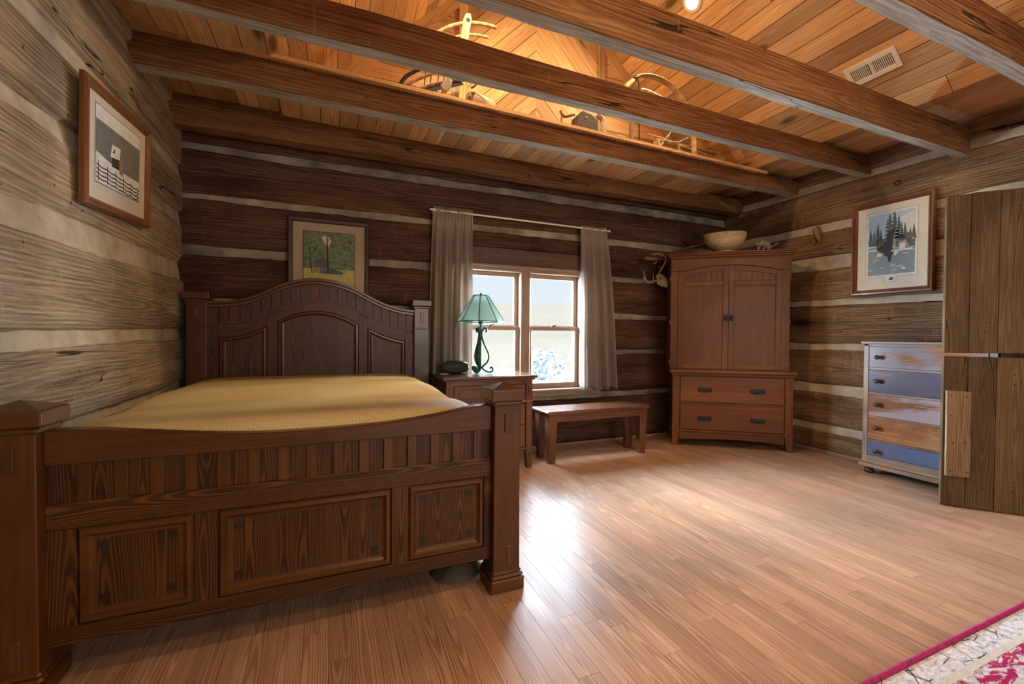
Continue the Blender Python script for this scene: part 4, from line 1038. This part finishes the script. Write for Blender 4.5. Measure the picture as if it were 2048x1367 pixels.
def fir(mb, x, z, h, lay, mi, snow=None):
    w = h*.22
    for k in range(7):
        q = k/7; zz = z + h*q; ww = w*(1-q*.92)
        flat(mb, [(x-ww, zz), (x+ww, zz-.004), (x+ww*.25, zz+h*.17), (x-ww*.25, zz+h*.17)], lay+k*.00004, mi)
        if snow is not None: flat(mb, [(x-ww, zz), (x-ww*.1, zz+.004), (x-ww*.3, zz+h*.04), (x-ww*.9, zz+h*.03)], lay+.0005, snow)
# snowy cabin on the left wall
def art_snow(mb, o):
    x0, z0, x1, z1 = o; r_ = random.Random(3)
    flat(mb, rect(x0-.006, z0-.006, x1+.006, z1+.006), .0085, 5); flat(mb, rect(x0, z0, x1, z1), .009, 0)
    flat(mb, rect(x0, z1-.055, x1, z1), .0093, 0); flat(mb, rect(x0, z0+.02, x1, z1-.06), .0092, 1)
    flat(mb, [(x0, z0), (x1, z0), (x1, z0+.10), (x0+.25, z0+.10), (x0+.1, z0+.115), (x0, z0+.13)], .0095, 0)
    cx_ = x0 + (x1-x0)*.42
    flat(mb, [(cx_-.045, z0+.10), (cx_+.03, z0+.10), (cx_+.03, z0+.155), (cx_-.045, z0+.15)], .0098, 2)
    flat(mb, [(cx_-.06, z0+.14), (cx_+.035, z0+.15), (cx_+.045, z0+.205), (cx_-.045, z0+.20)], .010, 0)
    flat(mb, [(cx_-.04, z0+.165), (cx_-.015, z0+.168), (cx_-.015, z0+.19)], .0103, 2)
    flat(mb, [(cx_+.03, z0+.085), (cx_+.075, z0+.08), (cx_+.062, z0+.16), (cx_+.058, z0+.235), (cx_+.045, z0+.235), (cx_+.042, z0+.16)], .0105, 3)
    fx = [x0+.02+k*(x1-x0-.03)/5.2 for k in range(6)]
    for k, xx in enumerate(fx):
        flat(mb, rect(xx, z0+.004, xx+.007, z0+.092-.004*k), .0108, 2)
        xe = fx[k+1] if k < 5 else x1-.004; xs_ = xx if k else x0+.004
        for q in range(4):
            za = z0+.018+q*.018-.003*k; zb_ = za-.004
            flat(mb, [(xs_, za), ((xs_+xe)/2, (za+zb_)/2-.005), (xe, zb_), (xe, zb_+.006), ((xs_+xe)/2, (za+zb_)/2+.001), (xs_, za+.006)], .0107, 2)
    for k in range(70):
        a, b = r_.uniform(x0+.01, x1-.01), r_.uniform(z0+.13, z1-.07); s = r_.uniform(.001, .0025); flat(mb, rect(a, b, a+s, b+s), .0112, 0)
    for k in range(16):
        a = x1 - .02 - k*.011; flat(mb, [(a, z0+.09), (a+.002, z0+.09), (a+r_.uniform(-.01,.012), z0+.13+r_.uniform(0,.04))], .0109, 4)
inks = [P((.74,.73,.7)), P((.17,.17,.16)), P((.05,.04,.035)), P((.34,.19,.09)), P((.3,.29,.28)), P((.25,.28,.3))]
ang = math.atan2(2.233-2.165, 3.035-2.335)*.0 + R(4.2)
picture('framed_picture', 'framed winter print of a snowy cabin and rail fence on the left wall', .705, .535, std, 'frame_oak', 'mat_grey', (-.235, -.145, .235, .185),
        (-.945, 2.70, 1.925), Matrix.Identity(3).to_euler(), art_snow, inks)
pl = bpy.data.objects['framed_picture']
pl.matrix_world = Matrix.Translation((-.945, 2.70, 1.927)) @ Matrix.Rotation(R(90), 4, 'Z') @ Matrix.Rotation(R(2.4), 4, 'X') @ Matrix.Rotation(R(-4.2), 4, 'Y')
# cabin in the woods over the bed
def art_wood(mb, o):
    x0, z0, x1, z1 = o; r_ = random.Random(5)
    flat(mb, rect(x0-.005, z0-.005, x1+.005, z1+.005), .0085, 4); flat(mb, rect(x0, z0, x1, z1), .009, 0)
    flat(mb, rect(x0, z0, x1, z0+.235), .0093, 6)
    flat(mb, [(x0+.13, z1-.04), (x0+.155, z1-.025), (x0+.185, z1-.03), (x0+.2, z1-.06), (x0+.18, z1-.12), (x0+.155, z1-.09)], .0094, 1)
    flat(mb, [(x0+.06, z0+.235), (x0+.19, z0+.235), (x0+.18, z0+.28), (x0+.145, z0+.335), (x0+.12, z0+.29)], .0096, 2)
    flat(mb, [(x0+.05, z0+.27), (x0+.12, z0+.285), (x0+.145, z0+.335), (x0+.09, z0+.30)], .0098, 5)
    flat(mb, [(x0+.06, z0+.215), (x0+.2, z0+.21), (x0+.2, z0+.24), (x0+.06, z0+.245)], .0099, 7)
    flat(mb, [(x0+.11, z0+.20), (x0+.28, z0+.195), (x0+.29, z0+.215), (x0+.2, z0+.245), (x0+.12, z0+.23)], .0100, 5)
    for tx, lean, top in ((.045, -.012, .25), (.155, .014, .33), (.165, .004, .33)):
        flat(mb, [(x0+tx+.012, z0+.2), (x0+tx+.02, z0+.2), (x0+tx+lean+.004, z0+.2+top*.9), (x0+tx+lean, z0+.2+top*.9)], .0104, 4)
        flat(mb, [(x0+tx+lean+.002, z0+.2+top*.7), (x0+tx+lean+.005, z0+.2+top*.72), (x0+tx+lean+.03, z0+.2+top), (x0+tx+lean+.027, z0+.2+top)], .0104, 4)
    for k in range(150):
        a, b = r_.uniform(x0+.008, x1-.02), r_.uniform(z0+.2, z1-.015); s = r_.uniform(.003, .009)
        if not (x0+.12 < a < x0+.2 and b > z1-.13) and not (x0+.05 < a < x0+.19 and b < z0+.32): flat(mb, [(a, b), (a+s, b-s*.3), (a+s*.9, b+s*.7), (a+s*.2, b+s)], .0094+k*.000001, (3, 5, 4, 6)[k % 4] if k % 4 != 3 else 8)
    for k in range(60):
        a, b = r_.uniform(x0+.06, x1-.06), r_.uniform(z0+.198, z0+.232); s = r_.uniform(.003, .008); flat(mb, rect(a, b, a+s, b+s*.7), .0101+k*.000001, (4, 7, 5)[k % 3])
    for k in range(12):
        a = x0+.07+k*.011; flat(mb, rect(a, z0+.214, a+.003, z0+.25), .0102, 4 if k % 2 else 7)
    for k in range(26):
        a, b = r_.uniform(x0+.01, x1-.03), r_.uniform(z0+.25, z1-.03); s = r_.uniform(.006, .016); flat(mb, [(a, b), (a+s, b-s*.3), (a+s*.9, b+s*.7), (a+s*.2, b+s)], .0095, 3)
inks = [speckle('foliage print', [(.03,.05,.03), (.09,.14,.08), (.2,.25,.13), (.12,.19,.17)], 45), P((.55,.53,.52)), P((.13,.075,.04)), P((.2,.22,.08)), P((.02,.02,.018)), P((.05,.10,.14)), P((.46,.42,.12)), P((.35,.26,.14)), P((.16,.26,.2))]
picture('framed_picture', 'dark framed print of a cabin among green trees above the headboard', .60, .74, [(0,0), (0,.02), (.008,.028), (.03,.026), (.036,.012), (.036,.006)], 'frame_dark', 'mat_tan', (-.19, -.26, .185, .265), (.008, 3.785, 1.638), (0,0,0), art_wood, inks)
# eagle print on the right wall
def art_eagle(mb, o):
    x0, z0, x1, z1 = o; W_ = x1-x0; H_ = z1-z0; X = lambda u: x0+W_*u; Z = lambda v: z0+H_*v; r_ = random.Random(11)
    flat(mb, rect(x0-.018, z0-.02, x1+.018, z1+.02), .0085, 5); flat(mb, rect(x0-.016, z0-.018, x1+.016, z1+.018), .0088, 0)
    flat(mb, rect(X(.38)-.002, z0-.062, X(.62)+.002, z0-.01), .0086, 5); flat(mb, rect(X(.38), z0-.06, X(.62), z0-.01), .0089, 0)
    flat(mb, [(X(.46), z0-.05), (X(.55), z0-.048), (X(.57), z0-.03), (X(.5), z0-.025)], .0092, 4)
    flat(mb, rect(x0, z0, x1, z1), .009, 2); flat(mb, [(X(0),Z(.55)), (X(1),Z(.55)), (X(1),Z(1)), (X(0),Z(1))], .0092, 1)
    flat(mb, [(X(.55),Z(.5)), (X(1),Z(.5)), (X(1),Z(.97)), (X(.7),Z(.9))], .0093, 9)
    flat(mb, [(X(0),Z(.42)), (X(1),Z(.42)), (X(1),Z(.62)), (X(.85),Z(.64)), (X(.6),Z(.58)), (X(.4),Z(.6)), (X(.2),Z(.56)), (X(0),Z(.58))], .0095, 3)
    for u, v, h in ((.05,.56,.22), (.13,.55,.2), (.21,.55,.29), (.28,.55,.2), (.42,.55,.34), (.47,.55,.42), (.57,.55,.45), (.66,.55,.36), (.72,.55,.26), (.79,.55,.24), (.9,.55,.16), (.97,.55,.2)): fir(mb, X(u), Z(v), H_*h, .0098, 3, 0)
    for k in range(26):
        a, b = r_.uniform(.48,.98), r_.uniform(.40,.53); s = r_.uniform(.03,.07); flat(mb, [(X(a-s),Z(b)), (X(a+s),Z(b)), (X(a+s*.7),Z(b+.02)), (X(a-s*.4),Z(b+.028))], .0102+k*.00001, 6 if k % 3 else 8)
    flat(mb, rect(X(.68), Z(.36), X(.8), Z(.48)), .0106, 0); flat(mb, [(X(.4),Z(.36)), (X(.98),Z(.36)), (X(.95),Z(.39)), (X(.5),Z(.385))], .0105, 0)
    for k in range(24):
        a, b = r_.uniform(.02,.9), r_.uniform(.03,.32); s = r_.uniform(.04,.1); flat(mb, [(X(max(0,a-s)),Z(b)), (X(min(1,a+s)),Z(b)), (X(a),Z(b+.012))], .0102, 0 if k % 2 else 7)
    flat(mb, [(X(.17),Z(.31)), (X(.33),Z(.31)), (X(.3),Z(.355)), (X(.22),Z(.36))], .0108, 0); flat(mb, [(X(.72),Z(.06)), (X(.83),Z(.06)), (X(.8),Z(.1)), (X(.74),Z(.1))], .0108, 0)
    flat(mb, [(X(.48),Z(.03)), (X(.74),Z(.04)), (X(.7),Z(.065)), (X(.52),Z(.06))], .0108, 7)
    flat(mb, [(X(0),Z(.41)), (X(.5),Z(.40)), (X(.62),Z(.44)), (X(.4),Z(.5)), (X(.15),Z(.49)), (X(0),Z(.5))], .0107, 9)
    flat(mb, [(X(0),Z(.43)), (X(.38),Z(.44)), (X(.3),Z(.47)), (X(0),Z(.47))], .01072, 7)
    # bird: raised wings, body, pale head and tail
    flat(mb, [(X(.32),Z(.36)), (X(.44),Z(.33)), (X(.54),Z(.4)), (X(.56),Z(.55)), (X(.6),Z(.72)), (X(.53),Z(.76)), (X(.46),Z(.73)), (X(.40),Z(.58)), (X(.37),Z(.46))], .0112, 4)
    flat(mb, [(X(.2),Z(.42)), (X(.36),Z(.34)), (X(.4),Z(.45)), (X(.36),Z(.57)), (X(.27),Z(.62)), (X(.18),Z(.56))], .0111, 4)
    for k in range(5):
        u = .46+.025*k; flat(mb, [(X(u),Z(.70+.01*k)), (X(u+.012),Z(.70+.01*k)), (X(u+.02),Z(.77-.012*abs(k-2))), (X(u+.008),Z(.77-.012*abs(k-2)))], .01125, 8)
    for k in range(4):
        flat(mb, [(X(.2+.04*k),Z(.44+.02*k)), (X(.215+.04*k),Z(.44+.02*k)), (X(.23+.035*k),Z(.57+.01*k)), (X(.22+.035*k),Z(.57+.01*k))], .01122, 8)
    flat(mb, [(X(.545),Z(.44)), (X(.56),Z(.55)), (X(.6),Z(.7)), (X(.59),Z(.7)), (X(.55),Z(.57))], .01126, 6)
    flat(mb, [(X(.34),Z(.31)), (X(.56),Z(.31)), (X(.58),Z(.36)), (X(.42),Z(.38))], .0113, 4)
    flat(mb, [(X(.55),Z(.31)), (X(.61),Z(.295)), (X(.66),Z(.34)), (X(.66),Z(.40)), (X(.58),Z(.36))], .0114, 0)
    flat(mb, [(X(.42),Z(.31)), (X(.52),Z(.31)), (X(.5),Z(.22)), (X(.47),Z(.19))], .0113, 4)
inks = [P((.72,.75,.75)), P((.42,.58,.68)), P((.22,.30,.33)), P((.06,.105,.095)), P((.022,.032,.036)), P((.05,.05,.045)), P((.42,.33,.27)), P((.2,.36,.34)), P((.24,.18,.14)), P((.62,.66,.66))]
picture('framed_picture', 'cherry framed print of an eagle flying over a rocky lake on right wall', .585, .80, [(0,0), (0,.018), (.008,.03), (.02,.031), (.026,.022), (.032,.026), (.046,.012), (.046,.006)], 'frame_cherry', 'mat_cream', (-.165, -.235, .165, .28), (4.355, 2.135, 1.87), (0,0,R(-90)), art_eagle, inks)
# hook ring and knotty peg on the right wall logs
mb = MB(); mb.tube([(4.335+.004*math.sin(a), 2.092+.02*math.cos(a), 2.382+.02*math.sin(a)) for a in [2*math.pi*k/18 for k in range(19)]], .0045, 8); mb.tube([(4.372, 2.09, 2.40), (4.335, 2.09, 2.40)], .005, 8)
tag(mb.build('iron_ring', M['iron']), 'small rusty iron ring hanging on the log above the eagle print', 'ring')
mb = MB(); mb.tube([(4.37, 2.745, 2.16), (4.33, 2.735, 2.14), (4.335, 2.72, 2.08), (4.345, 2.71, 2.02)], [.018,.03,.028,.012], 8); mb.tube([(4.37,2.77,2.05), (4.335,2.765,2.04), (4.36,2.76,2.0)], [.014,.022,.008], 8)
tag(mb.build('bark_knot', M['stick']), 'knobby dark bark knot sticking out of the right wall logs beside the armoire', 'knot')

# ------------------------------------------------------------------ rug
rg = thing('area_rug', 'pink and white patterned area rug with magenta edge in the near corner', 'rug', (2.9, -.2, 0))
rx0, rx1, ry0, ry1 = 1.0, 4.1, -1.9, .815
mb = MB(); V = []
mb.box((rx0+.02, ry0+.02, .001), (rx1-.02, ry1-.02, .010)); mb.build('border', M['rug_border'], rg)
b = .112
mb = MB(); mb.box((rx0+b, ry0+b, .008), (rx1-b, ry1-b, .0115)); mb.build('field', M['rug_field'], rg)
mb = MB()
for a0, a1 in (((rx0+b-.02, ry1-b), (rx1-b+.02, ry1-b+.02)), ((rx0+b-.02, ry0+b), (rx0+b, ry1-b+.02)), ((rx1-b, ry0+b), (rx1-b+.02, ry1-b+.02)), ((rx0+b-.02, ry0+b-.02), (rx1-b+.02, ry0+b))): mb.box((*a0, .008), (*a1, .012))
mb.build('guard_stripe', M['rug_line'], rg)
mb = MB(); c4 = [(rx0+.01, ry0+.01), (rx1-.01, ry0+.01), (rx1-.01, ry1-.0095), (rx0+.01, ry1-.0095)]
for i in range(4):
    a, c = c4[i], c4[(i+1) % 4]; mb.tube([(a[0]+(c[0]-a[0])*k/60, a[1]+(c[1]-a[1])*k/60, .0105+.001*math.sin(k*2.1)) for k in range(61)], 1.0, 8, flat=(.0095, .0085))
mb.build('bound_edge', M['rug_edge'], rg)

# ------------------------------------------------------------------ vent and recessed light on the right slope
def on_slope(x, y, side=1):
    z = ZS + ((KR-x) if side == 1 else (x-KL))*SL
    n = Vector((-uz*side, 0, -ux)); a = Vector((-ux*side, 0, uz))
    m = Matrix((a, Vector((0,1,0)), n)).transposed().to_4x4(); m.translation = (x, y, z); return m
vt = thing('ceiling_vent', 'white metal air vent on the sloped plank ceiling', 'vent'); vt.matrix_world = on_slope(3.487, 1.845)
mb = MB()
w, h = .075, .155
mb.box((-w, -h, 0), (w, -h+.03, .008), c=.003); mb.box((-w, h-.03, 0), (w, h, .008), c=.003); mb.box((-w, -h+.03, 0), (-w+.035, h-.03, .008), c=.003); mb.box((w-.035, -h+.03, 0), (w, h-.03, .008), c=.003); mb.box((-w+.03, -.008, 0), (w-.03, .008, .008))
mb.build('face_plate', M['white_paint'], vt, world=False)
mb = MB(); mb.box((-w+.03, -h+.025, -.004), (w-.03, h-.025, .001)); mb.build('duct_opening', M['black'], vt, world=False)
for k in range(24):
    y = -h+.035+k*.0105
    if abs(y) > .01 and y < h-.032:
        mb = MB(); mb.box((-w+.032, y, .001), (w-.032, y+.0045, .006), M=None if y > 0 else None); mb.build('louver', M['white_paint'], vt, world=False)
lampspots = []
for side, x, y in ((1, 2.655, 2.662), (-1, 2*XM-2.655, 2.662), (1, 2.655, .4), (-1, 2*XM-2.655, .4), (1, 2.655, -1.6), (-1, 2*XM-2.655, -1.6)):
    m = on_slope(x, y, side); lampspots.append(m)
    if (side, y) != (1, 2.662): continue
    o = thing('recessed_light', 'round glowing recessed light in the plank ceiling at the top edge', 'ceiling light'); o.matrix_world = m
    mb = MB(); mb.lathe([(.052,.012), (.052,.0), (.075,.0), (.075,.008), (.052,.012)], n=28, caps=False); mb.build('trim_ring', M['white_paint'], o, world=False)
    mb = MB(); mb.lathe([(.0,.010), (.045,.009), (.052,.003), (.05,-.002), (.0,-.003)], n=24); mb.build('bulb', emit('lit bulb', (1,.86,.66), 14), o, world=False)

# ------------------------------------------------------------------ old tools on the ledge
LZ0 = zl(0.6) + .001
gcx = thing('grain_cradle', 'old wooden grain cradle with curved fingers standing on the ledge', 'farm tool', (.85, 3.05, LZ0))
mb = MB(); mb.prism([(-.028,-.42), (.028,-.42), (.026,.2), (.01,.235), (-.02,.225), (-.03,.19)], (.89, 3.05, 3.18), (1,0,0), (.16,.0,.987), (0,-1,0), -.012, .012, ax='z')
mb.lathe([(.015,0), (.015,.027)], n=12, M=Matrix.Translation((.922, 3.0635, 3.36)) @ Matrix.Rotation(R(90), 4, 'X'), mi=1); mb.build('upright_post', [M['pale_wood'], M['black']], gcx)
for pts, r, mt in (([(.60,3.05,3.13), (.68,3.05,3.20), (.80,3.04,3.29), (.92,3.04,3.345), (1.03,3.04,3.37), (1.14,3.04,3.375)], .013, 'pale_wood'),
                   ([(.66,3.05,3.08), (.74,3.05,3.15), (.86,3.05,3.235), (.97,3.05,3.275), (1.08,3.05,3.285)], .010, 'pale_wood'),
                   ([(.45,3.04,2.80), (.48,3.04,2.85), (.53,3.04,2.895), (.60,3.04,2.94), (.72,3.05,3.0)], .013, 'iron'),
                   ([(.49,3.02,2.79), (.56,3.02,2.845), (.65,3.02,2.90), (.75,3.03,2.95)], .012, 'stick'),
                   ([(.56,3.0,2.765), (.66,3.0,2.82), (.78,3.0,2.87), (.9,3.01,2.91)], .012, 'stick')):
    mb = MB(); mb.tube(smooth([(p[0], p[2]) for p in pts], 5) and [(a, pts[0][1], b) for a, b in smooth([(p[0], p[2]) for p in pts], 5)], r, 8); mb.build('finger', M[mt], gcx)
mb = MB(); bl = smooth([(.57,2.765), (.66,2.825), (.76,2.872), (.85,2.895)], 6); bu = smooth([(.64,2.765), (.72,2.80), (.80,2.835), (.88,2.87)], 6)
mb.prism(bl + bu[::-1], (0,3.0,0), *XZ, -.004, .004, ax='x'); mb.build('blade', M['iron_blue'], gcx)
mb = MB()
for x in (.60, .64, .69, .73): mb.tube([(x, 3.06, LZ0), (x+.03, 3.06, 2.98)], .004, 6)
mb.build('wire_brace', M['iron'], gcx)
mb = MB(); mb.box((.60, 3.0, LZ0), (.68, 3.1, LZ0+.012)); mb.build('blade_shoe', M['iron'], gcx)
# hatchet with bent rod
LZ0 = zl(0.75) + .001
hk = thing('hatchet', 'small pale headed hatchet with curved dark handle on the ledge', 'hand tool', (.75, 3.0, LZ0))
mb = MB(); mb.prism([(.70,2.80), (.715,2.775), (.745,2.765), (.775,2.80), (.785,2.855), (.755,2.87), (.735,2.845)], (0,2.962,0), *XZ, -.015, .015, ax='z'); mb.build('head', M['grey_wood'], hk, .004)
mb = MB(); mb.tube([(a, 2.962, b) for a, b in smooth([(.76,2.862), (.83,2.882), (.90,2.89), (.97,2.885), (1.02,2.875)], 6)], .007, 8); mb.tube([(.97,2.962,2.885), (.945,2.962,2.855), (.925,2.962,2.838)], .008, 8); mb.build('handle', M['iron'], hk)
# hollow log
LZ0 = zl(1.0) + .001
mb = MB(); V = []; F = []; n = 28
Mx = Matrix.Translation((1.02, 3.06, LZ0+.068)) @ Matrix.Rotation(R(18), 4, 'Z')
for xx, rr in ((.10,.062), (.095,.068), (-.09,.066), (-.098,.058), (-.096,.030), (.02,.028), (.02,.0)):
    for i in range(n):
        a = 2*math.pi*i/n; q = 1+.05*noise.noise(Vector((math.cos(a)*2, math.sin(a)*2, xx*8)))
        V.append(Mx @ Vector((xx, rr*q*math.cos(a), rr*q*math.sin(a))))
for j in range(6):
    for i in range(n): F.append((j*n+i, j*n+(i+1) % n, (j+1)*n+(i+1) % n, (j+1)*n+i))
F.append(tuple(range(n-1, -1, -1)))
mb.raw(V, F, 'x', smooth=True); tag(mb.build('hollow_log', M['grey_wood']), 'short pale hollow log with a dark hole, on the ceiling ledge', 'log')
# leather harness
LZ0 = zl(1.9) + .001
hs = thing('leather_harness', 'dark leather harness piece with pale curved horn on the ledge', 'harness', (1.88, 3.02, LZ0))
mb = MB(); mb.prism([(1.775,LZ0), (1.80,2.83), (1.855,2.885), (1.945,2.875), (1.99,2.84), (2.01,LZ0)], (0,3.0,0), *XZ, -.07, .02, ax='x'); hsb = mb.build('saddle_pad', M['leather'], hs, .012)
mb = MB(); mb.lathe([(.008,0), (.007,.004), (.002,.006)], n=10, M=Matrix.Translation((1.885, 2.98, 2.83)) @ Matrix.Rotation(R(90), 4, 'X')); mb.build('stud', M['silver'], hsb)
mb = MB(); mb.tube([(a, 3.0, b) for a, b in smooth([(1.99,2.885), (2.035,2.87), (2.06,2.83), (2.065,LZ0)], 6)], 1, 10, flat=(.024,.018)); mb.build('horn', M['bone'], hs)
mb = MB(); mb.tube([(a, 3.0, b) for a, b in smooth([(1.66,2.85), (1.675,2.825), (1.70,2.81), (1.73,2.82), (1.79,2.845)], 5)], .01, 8); mb.tube([(1.675, 3.0, 2.825), (1.665, 3.0, LZ0+.003), (1.72, 3.0, LZ0+.008)], .007, 8); mb.build('hook', M['stick'], hs)
# bentwood bow frame
LZ0 = zl(2.5) + .001
hm = thing('ox_bow', 'pale bentwood bow with a wrapped grip on the ledge near the right slope', 'farm tool', (2.62, 3.02, LZ0))
mb = MB(); mb.tube([(a, 3.02, b) for a, b in smooth([(2.38,3.275), (2.44,3.31), (2.55,3.335), (2.68,3.33), (2.80,3.29), (2.90,3.22), (2.97,3.13), (3.02,3.02), (3.05,2.88), (3.06,LZ0)], 6)], 1, 10, flat=(.03,.014), ax='x'); mb.build('bow', M['pale_wood'], hm)
mb = MB(); mb.tube([(2.27,3.02,3.16), (2.33,3.02,3.22), (2.40,3.02,3.29)], [.022,.022,.018], 12); mb.build('grip', M['pale_wood'], hm)
mb = MB()
for q in (0, .018): mb.tube([(2.375+q+.02*math.cos(a), 3.02+.026*math.sin(a), 3.262+q+.01*math.cos(a+2)) for a in [2*math.pi*k/14 for k in range(15)]], .004, 6)
mb.tube([(2.42,3.02,3.27), (2.44,3.02,3.20), (2.43,3.02,3.12), (2.44,3.02,LZ0)], .006, 8); mb.build('iron_clamp', M['iron'], hm)
mb = MB(); mb.tube([(a, 3.03, b) for a, b in smooth([(2.46,3.21), (2.52,3.215), (2.64,3.20), (2.76,3.165), (2.86,3.10), (2.9,3.0)], 5)], .010, 8); mb.build('inner_brace', M['grey_wood'], hm)
LZ0 = zl(2.3) + .001
# twig basket, stake, dough tray with antlers
mb = MB()
for k in range(11):
    a = R(8+k*16.4); mb.tube([(2.27+.11*math.cos(a)*math.cos(b), 3.06+.05*math.sin(b), LZ0+.004+.085*abs(math.sin(a))*math.cos(b)) for b in [R(-80+q*16) for q in range(11)]], .0045, 6)
for b in (-40, 0, 40): mb.tube([(2.27+.11*math.cos(a)*math.cos(R(b)), 3.06+.05*math.sin(R(b)), LZ0+.004+.085*math.sin(a)*math.cos(R(b))) for a in [R(q*18) for q in range(11)]], .004, 6)
tag(mb.build('twig_basket', M['rope']), 'small domed twig basket on the ledge beside a dark stake', 'basket')
mb = MB(); mb.box((2.375, 3.05, LZ0), (2.408, 3.08, 2.93), ax='z', c=.004); tag(mb.build('wooden_stake', M['stick']), 'short dark stake standing on the ledge beside the twig basket', 'stake')
LZ0 = zl(2.75) + .001
tr = thing('dough_tray', 'old wooden dough tray leaning on the ledge by the right slope', 'tray', (3.1, 3.1, LZ0))
mb = MB(); Mt = Matrix.Translation((3.08, 3.12, LZ0+.075)) @ Matrix.Rotation(R(-12), 4, 'X')
mb.box((-.37, 0, -.074), (.37, .018, .09), ax='x', M=Mt); mb.box((-.37, -.04, -.074), (.37, 0, -.055), ax='x', c=.004, M=Mt); mb.box((-.37, -.04, .07), (.37, 0, .09), ax='x', c=.004, M=Mt); mb.box((-.37, -.04, -.06), (-.345, 0, .08), ax='z', c=.004, M=Mt); mb.box((.345, -.04, -.06), (.37, 0, .08), ax='z', c=.004, M=Mt)
mb.build('tray', M['pale_wood'], tr)
mb = MB(); mb.tube([(2.55, 3.05, 2.852), (2.7, 3.05, 2.848), (2.95, 3.06, 2.825), (3.35, 3.06, 2.79), (3.38, 3.06, 2.80)], .008, 8); tag(mb.build('thin_rod', M['pale_wood']), 'thin pale rod leaning across the dough tray', 'rod')
LZ0 = zl(2.6) + .001
an = thing('shed_antler', 'grey branching antler lying in front of the dough tray', 'antler', (2.75, 3.0, LZ0))
mb = MB()
for p in ([(2.62,2.98,LZ0+.008), (2.68,2.98,2.80), (2.72,2.98,2.84), (2.75,2.98,2.885)], [(2.66,2.98,2.79), (2.74,2.97,2.785), (2.83,2.97,2.80), (2.90,2.97,2.84), (2.94,2.97,2.862)], [(2.80,2.97,2.79), (2.86,2.97,LZ0+.01), (2.91,2.97,LZ0+.006)]):
    n = len(p); mb.tube(p, [.013*(1-.6*k/(n-1)) for k in range(n)], 8)
mb.build('branch', M['grey_wood'], an)

# ------------------------------------------------------------------ light
W_ = bpy.data.worlds.new('World'); SC.world = W_; W_.use_nodes = True
bg = W_.node_tree.nodes['Background']; bg.inputs['Color'].default_value = (.80, .88, .97, 1); bg.inputs['Strength'].default_value = .88
def area(name, loc, tgt, sx, sy, e, col, spread=180):
    l = bpy.data.lights.new(name, 'AREA'); l.shape = 'RECTANGLE'; l.size = sx; l.size_y = sy; l.energy = e; l.color = col; l.spread = R(spread)
    o = bpy.data.objects.new(name, l); COL.objects.link(o); o.location = loc
    o.rotation_euler = (Vector(tgt) - Vector(loc)).to_track_quat('-Z', 'Y').to_euler(); return o
area('sky_panel_high', (1.9, 7.6, 4.4), (1.74, 3.8, 1.15), 8.0, 3.0, 7200, (.68, .84, 1.0))  # panel added out of view above the window, standing in for sky
area('sky_panel_east', (6.4, 5.7, 1.8), (6.4, 3.0, 1.6), 4.2, 3.0, 12500, (.84, .93, 1.0))  # panel added right of the window view, to light the left wall
area('sky_panel_west', (-1.4, 5.7, 1.9), (-1.4, 3.0, 1.7), 4.8, 3.0, 8000, (.68, .84, 1.0))  # panel added left of the window view, to light chest and right wall
area('front_fill', (1.7, YF-.35, 1.75), (1.7, 1.5, 1.2), 3.0, 1.5, 62, (1.0, .85, .65))  # warm fill added from the unseen front of the room
sun = bpy.data.lights.new('sun', 'SUN'); sun.energy = 3.3; sun.angle = R(2); sun.color = (1, .95, .86)
so = bpy.data.objects.new('sun', sun); COL.objects.link(so); so.rotation_euler = (R(42), 0, R(14))
for i, m in enumerate(lampspots):
    l = bpy.data.lights.new('ceiling_lamp', 'SPOT'); l.energy = 85 if i < 2 else 60; l.color = (1, .70, .40) if i < 2 else (1, .63, .33); l.spot_size = R(165); l.spot_blend = .6; l.shadow_soft_size = .05
    o = bpy.data.objects.new('ceiling_lamp', l); COL.objects.link(o)
    nrm = (m.to_3x3() @ Vector((0,0,1))); o.location = m.translation + nrm*.03; o.rotation_euler = nrm.to_track_quat('-Z', 'Y').to_euler()

# ------------------------------------------------------------------ camera
cam = bpy.data.cameras.new('Camera'); co = bpy.data.objects.new('Camera', cam); COL.objects.link(co)
cam.sensor_width = 36; cam.lens = 868.5/2048*36; cam.clip_start = .02
yaw, pit, rol = R(22.898), R(.917), R(.439)
r_ = Vector((math.cos(yaw), -math.sin(yaw), 0)); f_ = Vector((math.sin(yaw), math.cos(yaw), 0)); u_ = Vector((0,0,1))
f2 = f_*math.cos(pit) - u_*math.sin(pit); u2 = u_*math.cos(pit) + f_*math.sin(pit)
r3 = r_*math.cos(rol) + u2*math.sin(rol); u3 = u2*math.cos(rol) - r_*math.sin(rol)
mw = Matrix((r3, u3, -f2)).transposed().to_4x4(); mw.translation = (0, 0, 1.1); co.matrix_world = mw
SC.camera = co
vs = SC.view_settings; vs.view_transform = 'Standard'; vs.look = 'None'; vs.exposure = 0.28; vs.gamma = 1; vs.use_curve_mapping = False
SC.cycles.use_denoising = True; SC.cycles.max_bounces = 8; SC.cycles.diffuse_bounces = 5; SC.cycles.sample_clamp_indirect = 6
for o in bpy.data.objects:
    if '_base' in o: del o['_base']
